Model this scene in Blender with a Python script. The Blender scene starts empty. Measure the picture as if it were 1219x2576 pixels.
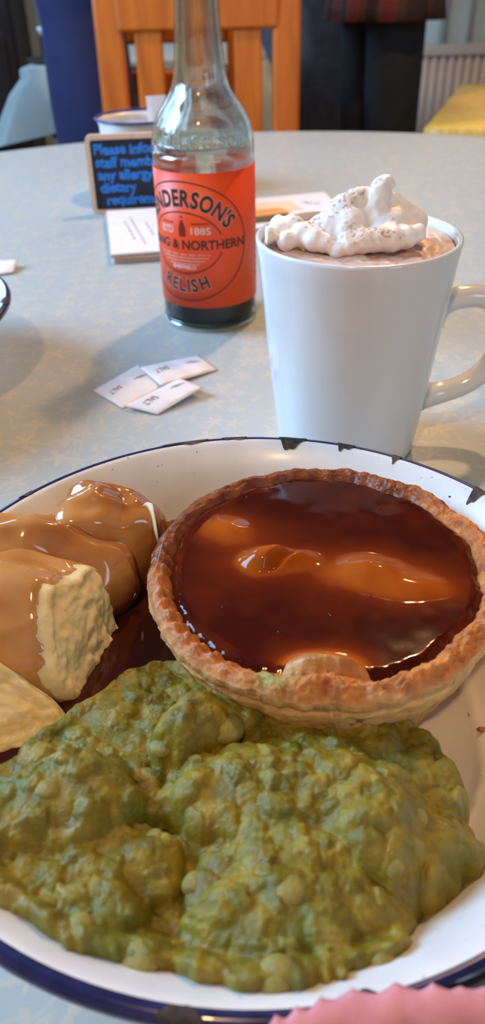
import bpy, bmesh, math, random
import numpy as np
from math import sin, cos, pi, radians, sqrt, atan2, hypot
from mathutils import Vector, Matrix

random.seed(7)
rng = np.random.default_rng(7)
scene = bpy.context.scene
COL = scene.collection
TZ = 0.75                                    # table height; table items use heights above the table top

# ------------------------------------------------------------------ camera
F_PX, PITCH, ROLL, HCAM = 1935.0, 35.5, -1.5, 0.19
cd = bpy.data.cameras.new('camera'); cam = bpy.data.objects.new('camera', cd); COL.objects.link(cam)
cd.sensor_fit = 'VERTICAL'; cd.sensor_height = 36.0; cd.sensor_width = 36.0
cd.lens = F_PX / 2576.0 * 36.0
cd.clip_start = 0.01; cd.clip_end = 60
RC = Matrix.Rotation(radians(90 - PITCH), 4, 'X') @ Matrix.Rotation(radians(ROLL), 4, 'Z')
cam.matrix_world = Matrix.Translation((0, 0, TZ + HCAM)) @ RC
cd.dof.use_dof = True; cd.dof.focus_distance = 0.25; cd.dof.aperture_fstop = cd.lens / 1.8
scene.camera = cam

# ------------------------------------------------------------------ world, light, exposure
w = bpy.data.worlds.new('world'); scene.world = w; w.use_nodes = True
w.node_tree.nodes['Background'].inputs[0].default_value = (0.62, 0.78, 1.0, 1)
w.node_tree.nodes['Background'].inputs[1].default_value = 1.0
vs = scene.view_settings
vs.view_transform = 'Standard'; vs.look = 'None'; vs.gamma = 1.0; vs.exposure = 0.0; vs.use_curve_mapping = False

def area(name, loc, rot, sx, sy, power, color):
    l = bpy.data.lights.new(name, 'AREA'); l.shape = 'RECTANGLE'; l.size = sx; l.size_y = sy
    l.energy = power; l.color = color
    o = bpy.data.objects.new(name, l); COL.objects.link(o); o.location = loc; o.rotation_euler = rot
    return o
# daylight coming in through the window in the left wall
WIN_Y0, WIN_Y1, WIN_Z0, WIN_Z1, WALL_L = 0.25, 1.15, 1.25, 2.2, -1.45
area('window_daylight', (WALL_L + 0.02, (WIN_Y0 + WIN_Y1) / 2, (WIN_Z0 + WIN_Z1) / 2), (0, radians(-90), 0), WIN_Z1 - WIN_Z0, WIN_Y1 - WIN_Y0, 70, (0.36, 0.64, 1.0))
W2_Y0, W2_Y1 = 2.35, 3.45
area('window_daylight', (WALL_L + 0.02, (W2_Y0 + W2_Y1) / 2, (WIN_Z0 + WIN_Z1) / 2), (0, radians(-90), 0), WIN_Z1 - WIN_Z0, W2_Y1 - W2_Y0, 26, (0.36, 0.64, 1.0))
# a window in the wall behind the photographer
W3_X0, W3_X1, FRONT_Y = 1.15, 1.75, -1.7
area('window_daylight', ((W3_X0 + W3_X1) / 2, FRONT_Y + .02, (WIN_Z0 + WIN_Z1) / 2), (radians(90), 0, 0), W3_X1 - W3_X0, WIN_Z1 - WIN_Z0, 9, (0.62, 0.80, 1.0))
LAMPS = [((0.42, 1.24, 2.20), 27), ((0.55, 2.75, 2.25), 18), ((-0.25, -0.75, 2.25), 19)]
LAMP_COLOR = (1.0, 0.61, 0.30)

# ------------------------------------------------------------------ helpers
def tag(o, label=None, cat=None, group=None, kind=None):
    if label: o['label'] = label
    if cat: o['category'] = cat
    if group: o['group'] = group
    if kind: o['kind'] = kind
    return o

def empty(name, loc, label=None, cat=None, group=None):
    o = bpy.data.objects.new(name, None); COL.objects.link(o); o.location = loc; o.empty_display_size = 0.02
    return tag(o, label, cat, group)

def root_loc(p):
    v = Vector((0, 0, 0))
    while p is not None:
        v += p.location; p = p.parent
    return v

def mk(name, verts, faces, mat, parent=None, smooth=True, cols=None, attrs=None, rel=True, origin=None):
    """verts in table coordinates (rel=True, z above the table top) or room coordinates (rel=False)."""
    v = np.asarray(verts, dtype=float).copy()
    if rel: v[:, 2] += TZ
    off = Vector((0, 0, 0))
    if parent is not None: off = root_loc(parent)
    elif origin is not None:
        off = Vector(origin)
    else:
        off = Vector(((v[:, 0].min() + v[:, 0].max()) / 2, (v[:, 1].min() + v[:, 1].max()) / 2, v[:, 2].min()))
    v -= np.array(off)
    me = bpy.data.meshes.new(name)
    me.from_pydata(v.tolist(), [], faces if isinstance(faces, list) else faces.tolist())
    if smooth: me.polygons.foreach_set('use_smooth', [True] * len(me.polygons))
    if cols is not None:
        a = me.color_attributes.new('col', 'FLOAT_COLOR', 'POINT')
        c = np.ones((len(v), 4)); c[:, :3] = cols
        a.data.foreach_set('color', c.ravel())
    if attrs:
        for k, arr in attrs.items():
            a = me.attributes.new(k, 'FLOAT', 'POINT'); a.data.foreach_set('value', np.asarray(arr, dtype=float))
    me.update()
    o = bpy.data.objects.new(name, me); COL.objects.link(o)
    me.materials.append(mat)
    if parent is not None: o.parent = parent
    else: o.location = off
    return o

def share(o, parent, loc=None, name=None):
    c = o.copy(); COL.objects.link(c); c.parent = parent
    if loc is not None: c.location = loc
    return c

class G:
    """collects geometry"""
    def __init__(s): s.v = []; s.f = []
    def add(s, v, f):
        n = len(s.v); s.v += [tuple(p) for p in v]; s.f += [[i + n for i in q] for q in f]; return s
    def box(s, a, b, rot=None, about=None):
        (x0, y0, z0), (x1, y1, z1) = a, b
        v = [(x0, y0, z0), (x1, y0, z0), (x1, y1, z0), (x0, y1, z0), (x0, y0, z1), (x1, y0, z1), (x1, y1, z1), (x0, y1, z1)]
        if rot is not None:
            c = Vector(about if about else ((x0 + x1) / 2, (y0 + y1) / 2, (z0 + z1) / 2))
            v = [tuple(rot @ (Vector(p) - c) + c) for p in v]
        return s.add(v, [[3, 2, 1, 0], [4, 5, 6, 7], [0, 1, 5, 4], [1, 2, 6, 5], [2, 3, 7, 6], [3, 0, 4, 7]])
    def bar(s, p, q, wx, wy, up=(0, 0, 1)):
        p, q = Vector(p), Vector(q); d = (q - p).normalized()
        a = d.cross(Vector(up))
        if a.length < 1e-4: a = Vector((1, 0, 0))
        a.normalize(); b = a.cross(d)
        v = []
        for c in (p, q):
            for i, j in ((-1, -1), (1, -1), (1, 1), (-1, 1)): v.append(tuple(c + a * (i * wx / 2) + b * (j * wy / 2)))
        return s.add(v, [[3, 2, 1, 0], [4, 5, 6, 7], [0, 1, 5, 4], [1, 2, 6, 5], [2, 3, 7, 6], [3, 0, 4, 7]])
    def lathe(s, prof, c=(0, 0, 0), seg=64, close=False):
        n = len(prof); v = []; f = []
        for k in range(seg):
            a = 2 * pi * k / seg
            for r, z in prof: v.append((c[0] + r * cos(a), c[1] + r * sin(a), c[2] + z))
        m = n if close else n - 1
        for k in range(seg):
            k2 = (k + 1) % seg
            for i in range(m):
                j = (i + 1) % n
                f.append([k * n + i, k2 * n + i, k2 * n + j, k * n + j])
        return s.add(v, f)
    def tube(s, pts, rad, seg=12, cap=True, flat=1.0):
        pts = [Vector(p) for p in pts]; n = len(pts)
        if not hasattr(rad, '__len__'): rad = [rad] * n
        t0 = (pts[1] - pts[0]).normalized(); a = t0.orthogonal().normalized(); v = []; f = []
        for i in range(n):
            t = (pts[min(i + 1, n - 1)] - pts[max(i - 1, 0)]).normalized()
            a = (a - t * a.dot(t)).normalized(); b = t.cross(a)
            for k in range(seg):
                g = 2 * pi * k / seg
                v.append(tuple(pts[i] + a * (rad[i] * cos(g)) + b * (rad[i] * sin(g) * flat)))
        for i in range(n - 1):
            for k in range(seg):
                k2 = (k + 1) % seg
                f.append([i * seg + k, i * seg + k2, (i + 1) * seg + k2, (i + 1) * seg + k])
        if cap:
            f.append(list(range(seg))[::-1]); f.append([(n - 1) * seg + k for k in range(seg)])
        return s.add(v, f)
    def build(s, name, mat, parent=None, smooth=True, bevel=0, **k):
        o = mk(name, s.v, s.f, mat, parent, smooth=smooth, **k)
        if bevel:
            m = o.modifiers.new('bevel', 'BEVEL'); m.width = bevel; m.segments = 2; m.limit_method = 'ANGLE'; m.angle_limit = radians(40)
        return o

def catmull(pts, n=8):
    P = [np.array(p, float) for p in pts]; P = [2 * P[0] - P[1]] + P + [2 * P[-1] - P[-2]]; out = []
    for i in range(1, len(P) - 2):
        for k in range(n):
            t = k / n
            out.append(.5 * ((2 * P[i]) + (P[i + 1] - P[i - 1]) * t + (2 * P[i - 1] - 5 * P[i] + 4 * P[i + 1] - P[i + 2]) * t * t + (3 * P[i] - P[i - 1] - 3 * P[i + 1] + P[i + 2]) * t ** 3))
    out.append(P[-2]); return [tuple(p) for p in out]

# numpy gradient noise
def _h(ix, iy, iz, seed):
    n = (ix.astype(np.int64) * 374761393 + iy.astype(np.int64) * 668265263 + iz.astype(np.int64) * 2147483647 + seed * 1274126177) & 0xffffffff
    n = ((n ^ (n >> 13)) * 1274126177) & 0xffffffff
    n = ((n ^ (n >> 16)) * 2246822519) & 0xffffffff
    return (n ^ (n >> 15)) & 0xffff
def pn(x, y, z=None, seed=0):
    x = np.asarray(x, float); y = np.asarray(y, float); z = np.zeros_like(x) + .37 if z is None else np.asarray(z, float)
    xi, yi, zi = np.floor(x), np.floor(y), np.floor(z); fx, fy, fz = x - xi, y - yi, z - zi
    u, v, ww = [t * t * t * (t * (t * 6 - 15) + 10) for t in (fx, fy, fz)]
    def g(dx, dy, dz):
        h = _h(xi + dx, yi + dy, zi + dz, seed); a = h * (2 * pi / 65536); b = ((h * 40503) & 0xffff) / 32768.0 - 1
        q = np.sqrt(np.maximum(0, 1 - b * b))
        return q * np.cos(a) * (fx - dx) + q * np.sin(a) * (fy - dy) + b * (fz - dz)
    def L(a, b, t): return a + (b - a) * t
    return L(L(L(g(0, 0, 0), g(1, 0, 0), u), L(g(0, 1, 0), g(1, 1, 0), u), v), L(L(g(0, 0, 1), g(1, 0, 1), u), L(g(0, 1, 1), g(1, 1, 1), u), v), ww) * 1.5
def fbm(x, y, z=None, oct=4, seed=0, gain=.5):
    s = 0; a = 1.0; f = 1.0
    for i in range(oct):
        s = s + a * pn(x * f, y * f, None if z is None else z * f, seed + i * 17); a *= gain; f *= 2.03
    return s
def sstep(a, b, x):
    t = np.clip((x - a) / (b - a), 0, 1); return t * t * (3 - 2 * t)
def smax(a, b, k):
    h = np.clip(.5 + .5 * (a - b) / k, 0, 1); return b + (a - b) * h + k * h * (1 - h)
def lerp3(a, b, t):
    t = np.asarray(t)[..., None]; return np.asarray(a) * (1 - t) + np.asarray(b) * t

def gridfaces(nu, nv, wrapu=False):
    i, j = np.meshgrid(np.arange(nu if wrapu else nu - 1), np.arange(nv - 1), indexing='ij')
    i2 = (i + 1) % nu
    return np.stack([i * nv + j, i2 * nv + j, i2 * nv + j + 1, i * nv + j + 1], -1).reshape(-1, 4)

def compact(v, f, *arrs):
    u = np.unique(f); m = np.full(len(v), -1); m[u] = np.arange(len(u))
    return [v[u], m[f]] + [a[u] for a in arrs]

def sdf_poly(px, py, poly):
    """signed distance, positive inside"""
    d = np.full(px.shape, 1e9); ins = np.zeros(px.shape, bool); n = len(poly)
    for i in range(n):
        x0, y0 = poly[i]; x1, y1 = poly[(i + 1) % n]
        ex, ey = x1 - x0, y1 - y0
        t = np.clip(((px - x0) * ex + (py - y0) * ey) / (ex * ex + ey * ey + 1e-18), 0, 1)
        d = np.minimum(d, np.hypot(px - x0 - t * ex, py - y0 - t * ey))
        c = (y0 > py) != (y1 > py)
        ins ^= c & (px < (x1 - x0) * (py - y0) / (y1 - y0 + 1e-18) + x0)
    return np.where(ins, d, -d)

# pixel of the photograph -> point on a horizontal plane / on a plane at distance y (for laying the place out)
R3 = np.array(RC.to_3x3())
def ray(px, py): return R3 @ np.array([(px - 609.5) / F_PX, (1288 - py) / F_PX, -1.0])
def P(px, py, z=0.0):
    d = ray(px, py); t = (z - HCAM) / d[2]; return np.array([0, 0, HCAM]) + t * d
def PY(px, py, y):
    d = ray(px, py); t = y / d[1]; return np.array([0, 0, HCAM]) + t * d

# ------------------------------------------------------------------ materials
class N:
    def __init__(s, name):
        s.m = bpy.data.materials.new(name); s.m.use_nodes = True; s.t = s.m.node_tree
        s.b = s.t.nodes['Principled BSDF']; s.out = s.t.nodes['Material Output']
    def n(s, typ, **k):
        x = s.t.nodes.new(typ)
        for a, b in k.items(): setattr(x, a, b)
        return x
    def l(s, a, b): s.t.links.new(a, b)
    def set(s, **k):
        for a, b in k.items():
            i = s.b.inputs[a.replace('_', ' ')]
            if hasattr(b, 'is_linked'): s.l(b, i)
            else: i.default_value = (*b, 1) if isinstance(b, tuple) and len(b) == 3 and i.type == 'RGBA' else b
        return s
    def coord(s, kind='Object'):
        return s.n('ShaderNodeTexCoord').outputs[kind]
    def mapping(s, src, scale=(1, 1, 1), rot=(0, 0, 0)):
        m = s.n('ShaderNodeMapping'); s.l(src, m.inputs[0]); m.inputs['Scale'].default_value = scale; m.inputs['Rotation'].default_value = rot
        return m.outputs[0]
    def noise(s, vec, scale, detail=4, rough=.5, out='Fac', dist=0):
        x = s.n('ShaderNodeTexNoise'); x.inputs['Scale'].default_value = scale; x.inputs['Detail'].default_value = detail
        x.inputs['Roughness'].default_value = rough; x.inputs['Distortion'].default_value = dist
        if vec is not None: s.l(vec, x.inputs['Vector'])
        return x.outputs[out]
    def ramp(s, fac, stops, interp='LINEAR'):
        r = s.n('ShaderNodeValToRGB'); s.l(fac, r.inputs[0]); e = r.color_ramp.elements; r.color_ramp.interpolation = interp
        while len(e) < len(stops): e.new(.5)
        for i, (p, c) in enumerate(stops):
            e[i].position = p; e[i].color = (*c, 1) if len(c) == 3 else c
        return r.outputs[0]
    def math(s, op, a, b=None, clamp=False):
        x = s.n('ShaderNodeMath', operation=op, use_clamp=clamp)
        for i, q in enumerate((a, b)):
            if q is None: continue
            if hasattr(q, 'is_linked'): s.l(q, x.inputs[i])
            else: x.inputs[i].default_value = q
        return x.outputs[0]
    def mix(s, fac, a, b, mode='MIX'):
        x = s.n('ShaderNodeMix', data_type='RGBA', blend_type=mode)
        for i, q in ((0, fac), (6, a), (7, b)):
            if hasattr(q, 'is_linked'): s.l(q, x.inputs[i])
            elif i == 0: x.inputs[0].default_value = q
            else: x.inputs[i].default_value = (*q, 1)
        return x.outputs[2]
    def bump(s, h, strength=.3, dist=.001, normal=None):
        x = s.n('ShaderNodeBump'); x.inputs['Strength'].default_value = strength; x.inputs['Distance'].default_value = dist
        s.l(h, x.inputs['Height'])
        if normal is not None: s.l(normal, x.inputs['Normal'])
        s.l(x.outputs[0], s.b.inputs['Normal']); return x.outputs[0]
    def attr(s, name, out='Color'):
        a = s.n('ShaderNodeAttribute'); a.attribute_name = name; return a.outputs[out]

def plain(name, col, rough=.5, var=.06, scale=30, bump=0, **k):
    m = N(name); c = m.coord(); n = m.noise(c, scale, 4)
    a = tuple(x * (1 - var) for x in col); b = tuple(min(1, x * (1 + var)) for x in col)
    m.set(Base_Color=m.ramp(n, [(.3, a), (.7, b)]), Roughness=rough, **k)
    if bump: m.bump(n, bump, .002)
    return m.m

M = {}
# room
M['wall'] = plain('wall_paint', (.56, .68, .68), .7, .03, 3)
M['wall_side'] = plain('wall_cream', (.62, .57, .50), .8, .03, 3)
M['ceiling'] = plain('ceiling_paint', (.13, .11, .10), .9, .02, 3)
m = N('floor_boards'); c = m.coord(); mp = m.mapping(c, (1, 8, 1)); n = m.noise(mp, 4, 5)
m.set(Base_Color=m.ramp(n, [(.3, (.028, .016, .010)), (.7, (.07, .038, .02))]), Roughness=.45); M['floor'] = m.m
M['joinery'] = plain('white_joinery', (.72, .72, .70), .4, .03, 8)
m = N('window_glass'); m.set(Base_Color=(.95, .98, 1), Roughness=.0, Transmission_Weight=1.0, IOR=1.45); M['pane'] = m.m
M['radiator'] = plain('radiator_enamel', (.62, .55, .49), .35, .02, 12)
M['pipe'] = plain('pipe_paint', (.55, .62, .63), .3, .02, 12)
m = N('bulb_glow'); m.set(Base_Color=(1, .8, .55), Emission_Color=(1.0, .66, .36), Emission_Strength=30.0); M['bulb'] = m.m
M['shade'] = plain('lamp_shade_metal', (.18, .16, .14), .4, .05, 20)
M['cord'] = plain('lamp_cord', (.03, .03, .03), .6)
# orange-brown oak of the chairs
def wood(name, lo, hi, rough=.38, sc=1.0):
    m = N(name); c = m.coord(); mp = m.mapping(c, (28 * sc, 28 * sc, 2.2 * sc)); n = m.noise(mp, 1.6, 6, .6, dist=.6)
    m.set(Base_Color=m.ramp(n, [(.3, lo), (.55, tuple((a + b) / 2 for a, b in zip(lo, hi))), (.75, hi)]), Roughness=rough)
    m.bump(n, .15, .001); return m.m
M['chair'] = wood('orange_oak', (.48, .095, .005), (.76, .195, .015))
M['signwood'] = wood('pale_sign_wood', (.66, .45, .33), (.80, .58, .45), .6, 3)
M['darkwood'] = wood('dark_wood', (.018, .010, .007), (.04, .02, .012), .5)
M['black_cloth'] = plain('black_fabric', (.012, .011, .016), .85, .2, 60)
M['navy_cloth'] = plain('navy_fabric', (.012, .016, .075), .8, .25, 12)
M['char_cloth'] = plain('charcoal_wool', (.060, .066, .085), .9, .2, 30)
M['black_trouser'] = plain('black_trousers', (.010, .011, .015), .85, .2, 30)
m = N('plaid_shirt'); c = m.coord()
sx = m.n('ShaderNodeSeparateXYZ'); m.l(c, sx.inputs[0])
def stripes(sock, freq, ph):
    return m.math('GREATER_THAN', m.math('SINE', m.math('ADD', m.math('MULTIPLY', sock, freq), ph)), .2)
s1 = stripes(sx.outputs[0], 75, 0); s2 = stripes(sx.outputs[2], 75, 1); s3 = stripes(sx.outputs[0], 150, 2)
q = m.mix(s1, (.055, .012, .010), (.30, .02, .02)); q = m.mix(m.math('MULTIPLY', s2, .6), q, (.012, .012, .016)); q = m.mix(m.math('MULTIPLY', s3, .25), q, (.16, .07, .03))
m.set(Base_Color=q, Roughness=.9); M['plaid'] = m.m
m = N('skin'); c = m.coord(); n = m.noise(c, 25, 3); m.set(Base_Color=m.ramp(n, [(.3, (.52, .29, .20)), (.7, (.60, .36, .26))]), Roughness=.5, Subsurface_Weight=.15, Subsurface_Radius=(.01, .004, .002)); M['skin'] = m.m
M['hair'] = plain('brown_hair', (.05, .03, .018), .6, .3, 90)
M['shoe'] = plain('shoe_leather', (.015, .012, .010), .4)
# cloths
def cloth(name, base, flower, rough, s, amount=1.0, spec=.5):
    m = N(name); c = m.coord()
    warp = m.noise(c, 14, 2, out='Color'); vm = m.n('ShaderNodeVectorMath', operation='MULTIPLY_ADD'); m.l(warp, vm.inputs[0]); vm.inputs[1].default_value = (.006, .006, 0); m.l(c, vm.inputs[2])
    pos = vm.outputs[0]
    def flowers(scale, petals, size, rnd):
        v = m.n('ShaderNodeTexVoronoi', voronoi_dimensions='2D', feature='F1'); v.inputs['Scale'].default_value = scale; v.inputs['Randomness'].default_value = rnd
        m.l(pos, v.inputs['Vector'])
        d = m.n('ShaderNodeVectorMath', operation='SUBTRACT'); 
        sc = m.n('ShaderNodeVectorMath', operation='SCALE'); m.l(pos, sc.inputs[0]); sc.inputs['Scale'].default_value = 1.0
        m.l(sc.outputs[0], d.inputs[0]); m.l(v.outputs['Position'], d.inputs[1])
        xyz = m.n('ShaderNodeSeparateXYZ'); m.l(d.outputs[0], xyz.inputs[0])
        ang = m.math('ARCTAN2', xyz.outputs[1], xyz.outputs[0])
        cr = m.n('ShaderNodeSeparateColor'); m.l(v.outputs['Color'], cr.inputs[0])
        a2 = m.math('ADD', m.math('MULTIPLY', ang, petals), m.math('MULTIPLY', cr.outputs[0], 6.28))
        pet = m.math('ADD', m.math('MULTIPLY', m.math('SINE', a2), .30), .55)
        lim = m.math('MULTIPLY', pet, m.math('MULTIPLY', m.math('ADD', m.math('MULTIPLY', cr.outputs[1], .8), .15), size))
        return m.math('MULTIPLY', m.math('SUBTRACT', lim, v.outputs['Distance']), 14.0, clamp=True)
    f1 = flowers(58, 5, .66, .75); f2 = flowers(105, 2, .50, 1.0)
    nz = m.noise(pos, 38, 0, .3); vine = m.math('LESS_THAN', m.math('ABSOLUTE', m.math('SUBTRACT', nz, .5)), .010)
    f = m.math('MAXIMUM', m.math('MAXIMUM', f1, f2), m.math('MULTIPLY', vine, .8))
    f = m.math('MULTIPLY', f, m.math('MULTIPLY', m.math('ADD', m.noise(c, 300, 2), .45), amount), clamp=True)
    colr = m.mix(f, base, flower)
    m.set(Base_Color=colr, Roughness=rough, Specular_IOR_Level=spec)
    weave = m.noise(c, 900, 2); m.bump(m.math('ADD', m.math('MULTIPLY', f, .6), m.math('MULTIPLY', weave, .3)), .12, .0006)
    return m.m
M['cloth'] = cloth('grey_floral_oilcloth', (.44, .475, .465), (.60, .55, .43), .34, 1.0, .62)
M['pale_cloth'] = plain('pale_grey_cloth', (.36, .41, .39), .5, .05, 6)
M['yellow_cloth'] = cloth('yellow_floral_cloth', (.58, .36, .05), (.75, .58, .20), .45, 1.0, .5)
M['tablewood'] = wood('table_wood', (.10, .05, .025), (.18, .09, .045))
# crockery
m = N('white_enamel'); c = m.coord(); n = m.noise(c, 60, 4); n2 = m.noise(c, 520, 2)
spk = m.math('GREATER_THAN', n2, .735)
m.set(Base_Color=m.mix(m.math('MULTIPLY', spk, .6), m.ramp(n, [(.3, (.66, .645, .625)), (.7, (.74, .73, .71))]), (.10, .07, .05)), Roughness=.36, Coat_Weight=.1, Coat_Roughness=.15)
m.bump(n, .05, .001); M['enamel'] = m.m
m = N('navy_enamel'); c = m.coord(); n = m.noise(c, 200, 3); m.set(Base_Color=m.ramp(n, [(.35, (.010, .012, .055)), (.7, (.022, .022, .10))]), Roughness=.22, Coat_Weight=.5); M['navy'] = m.m
m = N('chipped_steel'); c = m.coord(); n = m.noise(c, 500, 4); m.set(Base_Color=m.ramp(n, [(.35, (.012, .009, .010)), (.62, (.05, .028, .022)), (.8, (.16, .09, .06))]), Roughness=.6); m.bump(n, .5, .0006); M['chip'] = m.m
m = N('white_ceramic'); c = m.coord(); n = m.noise(c, 8, 2); m.set(Base_Color=m.ramp(n, [(.3, (.74, .735, .73)), (.7, (.77, .765, .76))]), Roughness=.16, Coat_Weight=.3, Coat_Roughness=.05); M['ceramic'] = m.m
# food: colours come from the painted point colours of each mesh (material of each spot, not light)
def food(name, rough, bump_s=0, bump_scale=400, sss=0, coat=0, rough_attr=None, radius=(.004, .002, .001), var=.12, spec=.5, ring=None):
    m = N(name); c = m.coord(); col = m.attr('col'); n = m.noise(c, bump_scale * .35, 5)
    colr = m.mix(1.0, col, m.ramp(n, [(.25, (1 - var,) * 3), (.75, (1 + var * .5,) * 3)]), 'MULTIPLY')
    m.set(Base_Color=colr, Roughness=m.attr(rough_attr, 'Fac') if rough_attr else rough, Specular_IOR_Level=spec)
    if sss: m.set(Subsurface_Weight=sss, Subsurface_Radius=radius, Subsurface_Scale=1.0)
    if coat: m.set(Coat_Weight=coat, Coat_Roughness=.08)
    if bump_s:
        h = m.noise(c, bump_scale, 5, .62); m.bump(h, bump_s, .0012)
    return m.m
M['pastry'] = food('baked_pastry', .6, .55, 500, .12, rough_attr='rgh', var=.22)
M['gravy'] = food('glossy_gravy', .08, .012, 300, 0, 0, var=.05, spec=.22)
M['coat'] = food('thin_gravy_coat', .13, .03, 200, .2, .4, var=.06)
M['potato'] = food('potato_flesh', .55, .35, 420, .4, radius=(.004, .003, .0015), var=.10)
M['peas'] = food('mushy_peas', .34, .45, 800, .25, radius=(.003, .003, .001), rough_attr='rgh', var=.14, spec=.45)
M['cream'] = food('whipped_cream', .42, .10, 350, .3, radius=(.004, .003, .002), var=.04)
M['choc'] = food('hot_chocolate', .3, .15, 600, .1, var=.1)
# bottle
m = N('clear_glass'); c = m.coord(); n = m.noise(c, 70, 3)
m.set(Base_Color=(.90, .97, .93), Roughness=.01, Transmission_Weight=1.0, IOR=1.5); m.bump(n, .12, .0025)
mx = m.n('ShaderNodeMixShader'); tr = m.n('ShaderNodeBsdfTransparent'); tr.inputs[0].default_value = (.93, .98, .95, 1); mx.inputs[0].default_value = .5
m.l(m.b.outputs[0], mx.inputs[1]); m.l(tr.outputs[0], mx.inputs[2]); m.l(mx.outputs[0], m.out.inputs[0]); M['glass'] = m.m
m = N('relish_liquid'); c = m.coord(); n = m.noise(c, 20, 2); m.set(Base_Color=m.ramp(n, [(.3, (.006, .003, .003)), (.7, (.012, .006, .005))]), Roughness=.12); M['relish'] = m.m
M['orange'] = plain('orange_label_paper', (.90, .078, .010), .42, .04, 40)
M['ink'] = plain('dark_ink', (.045, .012, .014), .5, .1, 90)
M['inkred'] = plain('dark_red_ink', (.22, .012, .006), .5, .1, 90)
M['inkpale'] = plain('pale_pink_ink', (.80, .30, .22), .5, .05, 90)
M['inkwhite'] = plain('white_ink', (.85, .55, .48), .5, .05, 90)
# paper
M['paper'] = plain('white_paper', (.80, .755, .75), .6, .03, 60)
M['sachet'] = plain('sachet_paper', (.80, .75, .75), .45, .03, 120, bump=.08)
M['print'] = plain('brown_print', (.36, .26, .24), .6, .1, 300)
M['greyprint'] = plain('grey_print', (.42, .39, .42), .6, .1, 300)
M['cardedge'] = plain('card_edge', (.45, .36, .30), .8, .2, 300)
M['photo_orange'] = plain('printed_orange', (.80, .34, .10), .5, .15, 60)
M['photo_cream'] = plain('printed_cream', (.82, .62, .42), .5, .1, 60)
M['photo_brown'] = plain('printed_brown', (.12, .06, .03), .5, .2, 60)
m = N('slate_board'); c = m.coord(); n = m.noise(c, 80, 4); m.set(Base_Color=m.ramp(n, [(.3, (.008, .011, .030)), (.7, (.013, .018, .045))]), Roughness=.7); M['slate'] = m.m
M['chalk'] = plain('blue_chalk', (.03, .24, .80), .85, .25, 400)
m = N('pink_napkin_tissue'); c = m.coord(); n = m.noise(c, 160, 4); m.set(Base_Color=m.ramp(n, [(.3, (.60, .22, .24)), (.7, (.68, .28, .29))]), Roughness=.85, Subsurface_Weight=.2, Subsurface_Radius=(.004, .002, .002)); m.bump(n, .4, .001); M['pink'] = m.m

# ------------------------------------------------------------------ the room
X0, X1, Y0, Y1, ZC = WALL_L, 2.7, FRONT_Y, 4.45, 2.6
def S(o): o['kind'] = 'structure'; return o
S(G().box((X0, Y0, -.1), (X1, Y1, 0)).build('floor', M['floor'], smooth=False, rel=False))
S(G().box((X0, Y0, ZC), (X1, Y1, ZC + .1)).build('ceiling', M['ceiling'], smooth=False, rel=False))
S(G().box((X0, Y1, 0), (X1, Y1 + .1, ZC)).build('wall_back', M['wall'], smooth=False, rel=False))
g = G().box((X0, Y0 - .12, 0), (X1, Y0, WIN_Z0)).box((X0, Y0 - .12, WIN_Z1), (X1, Y0, ZC)).box((X0, Y0 - .12, WIN_Z0), (W3_X0, Y0, WIN_Z1)).box((W3_X1, Y0 - .12, WIN_Z0), (X1, Y0, WIN_Z1))
S(g.build('wall_front', M['wall_side'], smooth=False, rel=False))
win = S(empty('window_3', ((W3_X0 + W3_X1) / 2, Y0, WIN_Z0)))
g = G()
for x in (W3_X0, W3_X1 - .05): g.box((x, Y0 - .1, WIN_Z0), (x + .05, Y0 - .03, WIN_Z1))
for z in (WIN_Z0, WIN_Z1 - .05): g.box((W3_X0, Y0 - .1, z), (W3_X1, Y0 - .03, z + .05))
g.build('window_frame', M['joinery'], win, smooth=False, rel=False)
G().box((W3_X0 + .05, Y0 - .07, WIN_Z0 + .05), (W3_X1 - .05, Y0 - .064, WIN_Z1 - .05)).build('pane', M['pane'], win, smooth=False, rel=False)
G().box((W3_X0 - .05, Y0 - .03, WIN_Z0 - .04), (W3_X1 + .05, Y0 + .015, WIN_Z0)).build('window_sill', M['joinery'], win, smooth=False, rel=False)
S(G().box((X1, Y0, 0), (X1 + .1, Y1, ZC)).build('wall_right', M['wall_side'], smooth=False, rel=False))
g = G()
g.box((X0 - .12, Y0, 0), (X0, Y1, WIN_Z0)).box((X0 - .12, Y0, WIN_Z1), (X0, Y1, ZC))
for a, b in ((Y0, WIN_Y0), (WIN_Y1, W2_Y0), (W2_Y1, Y1)): g.box((X0 - .12, a, WIN_Z0), (X0, b, WIN_Z1))
S(g.build('wall_left', M['wall_side'], smooth=False, rel=False))
for k_, (wa, wb) in enumerate(((WIN_Y0, WIN_Y1), (W2_Y0, W2_Y1))):
    win = S(empty('window_%d' % (k_ + 1), (X0, (wa + wb) / 2, WIN_Z0)))
    g = G(); xa, xb = X0 - .10, X0 - .03
    for y in (wa, wb - .05): g.box((xa, y, WIN_Z0), (xb, y + .05, WIN_Z1))
    for z in (WIN_Z0, WIN_Z1 - .05): g.box((xa, wa, z), (xb, wb, z + .05))
    g.build('window_frame', M['joinery'], win, smooth=False, rel=False)
    ym = (wa + wb) / 2
    G().box((xa, ym - .025, WIN_Z0 + .05), (xb, ym + .025, WIN_Z1 - .05)).build('mullion', M['joinery'], win, smooth=False, rel=False)
    for ya, yb in ((wa + .05, ym - .025), (ym + .025, wb - .05)):
        G().box((X0 - .07, ya, WIN_Z0 + .05), (X0 - .064, yb, WIN_Z1 - .05)).build('pane', M['pane'], win, smooth=False, rel=False)
    G().box((X0 - .03, wa - .05, WIN_Z0 - .04), (X0 + .015, wb + .05, WIN_Z0)).build('window_sill', M['joinery'], win, smooth=False, rel=False)
S(G().box((X0, Y1 - .02, 0), (X1, Y1, .12)).build('baseboard_back', M['joinery'], smooth=False, rel=False))

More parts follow.
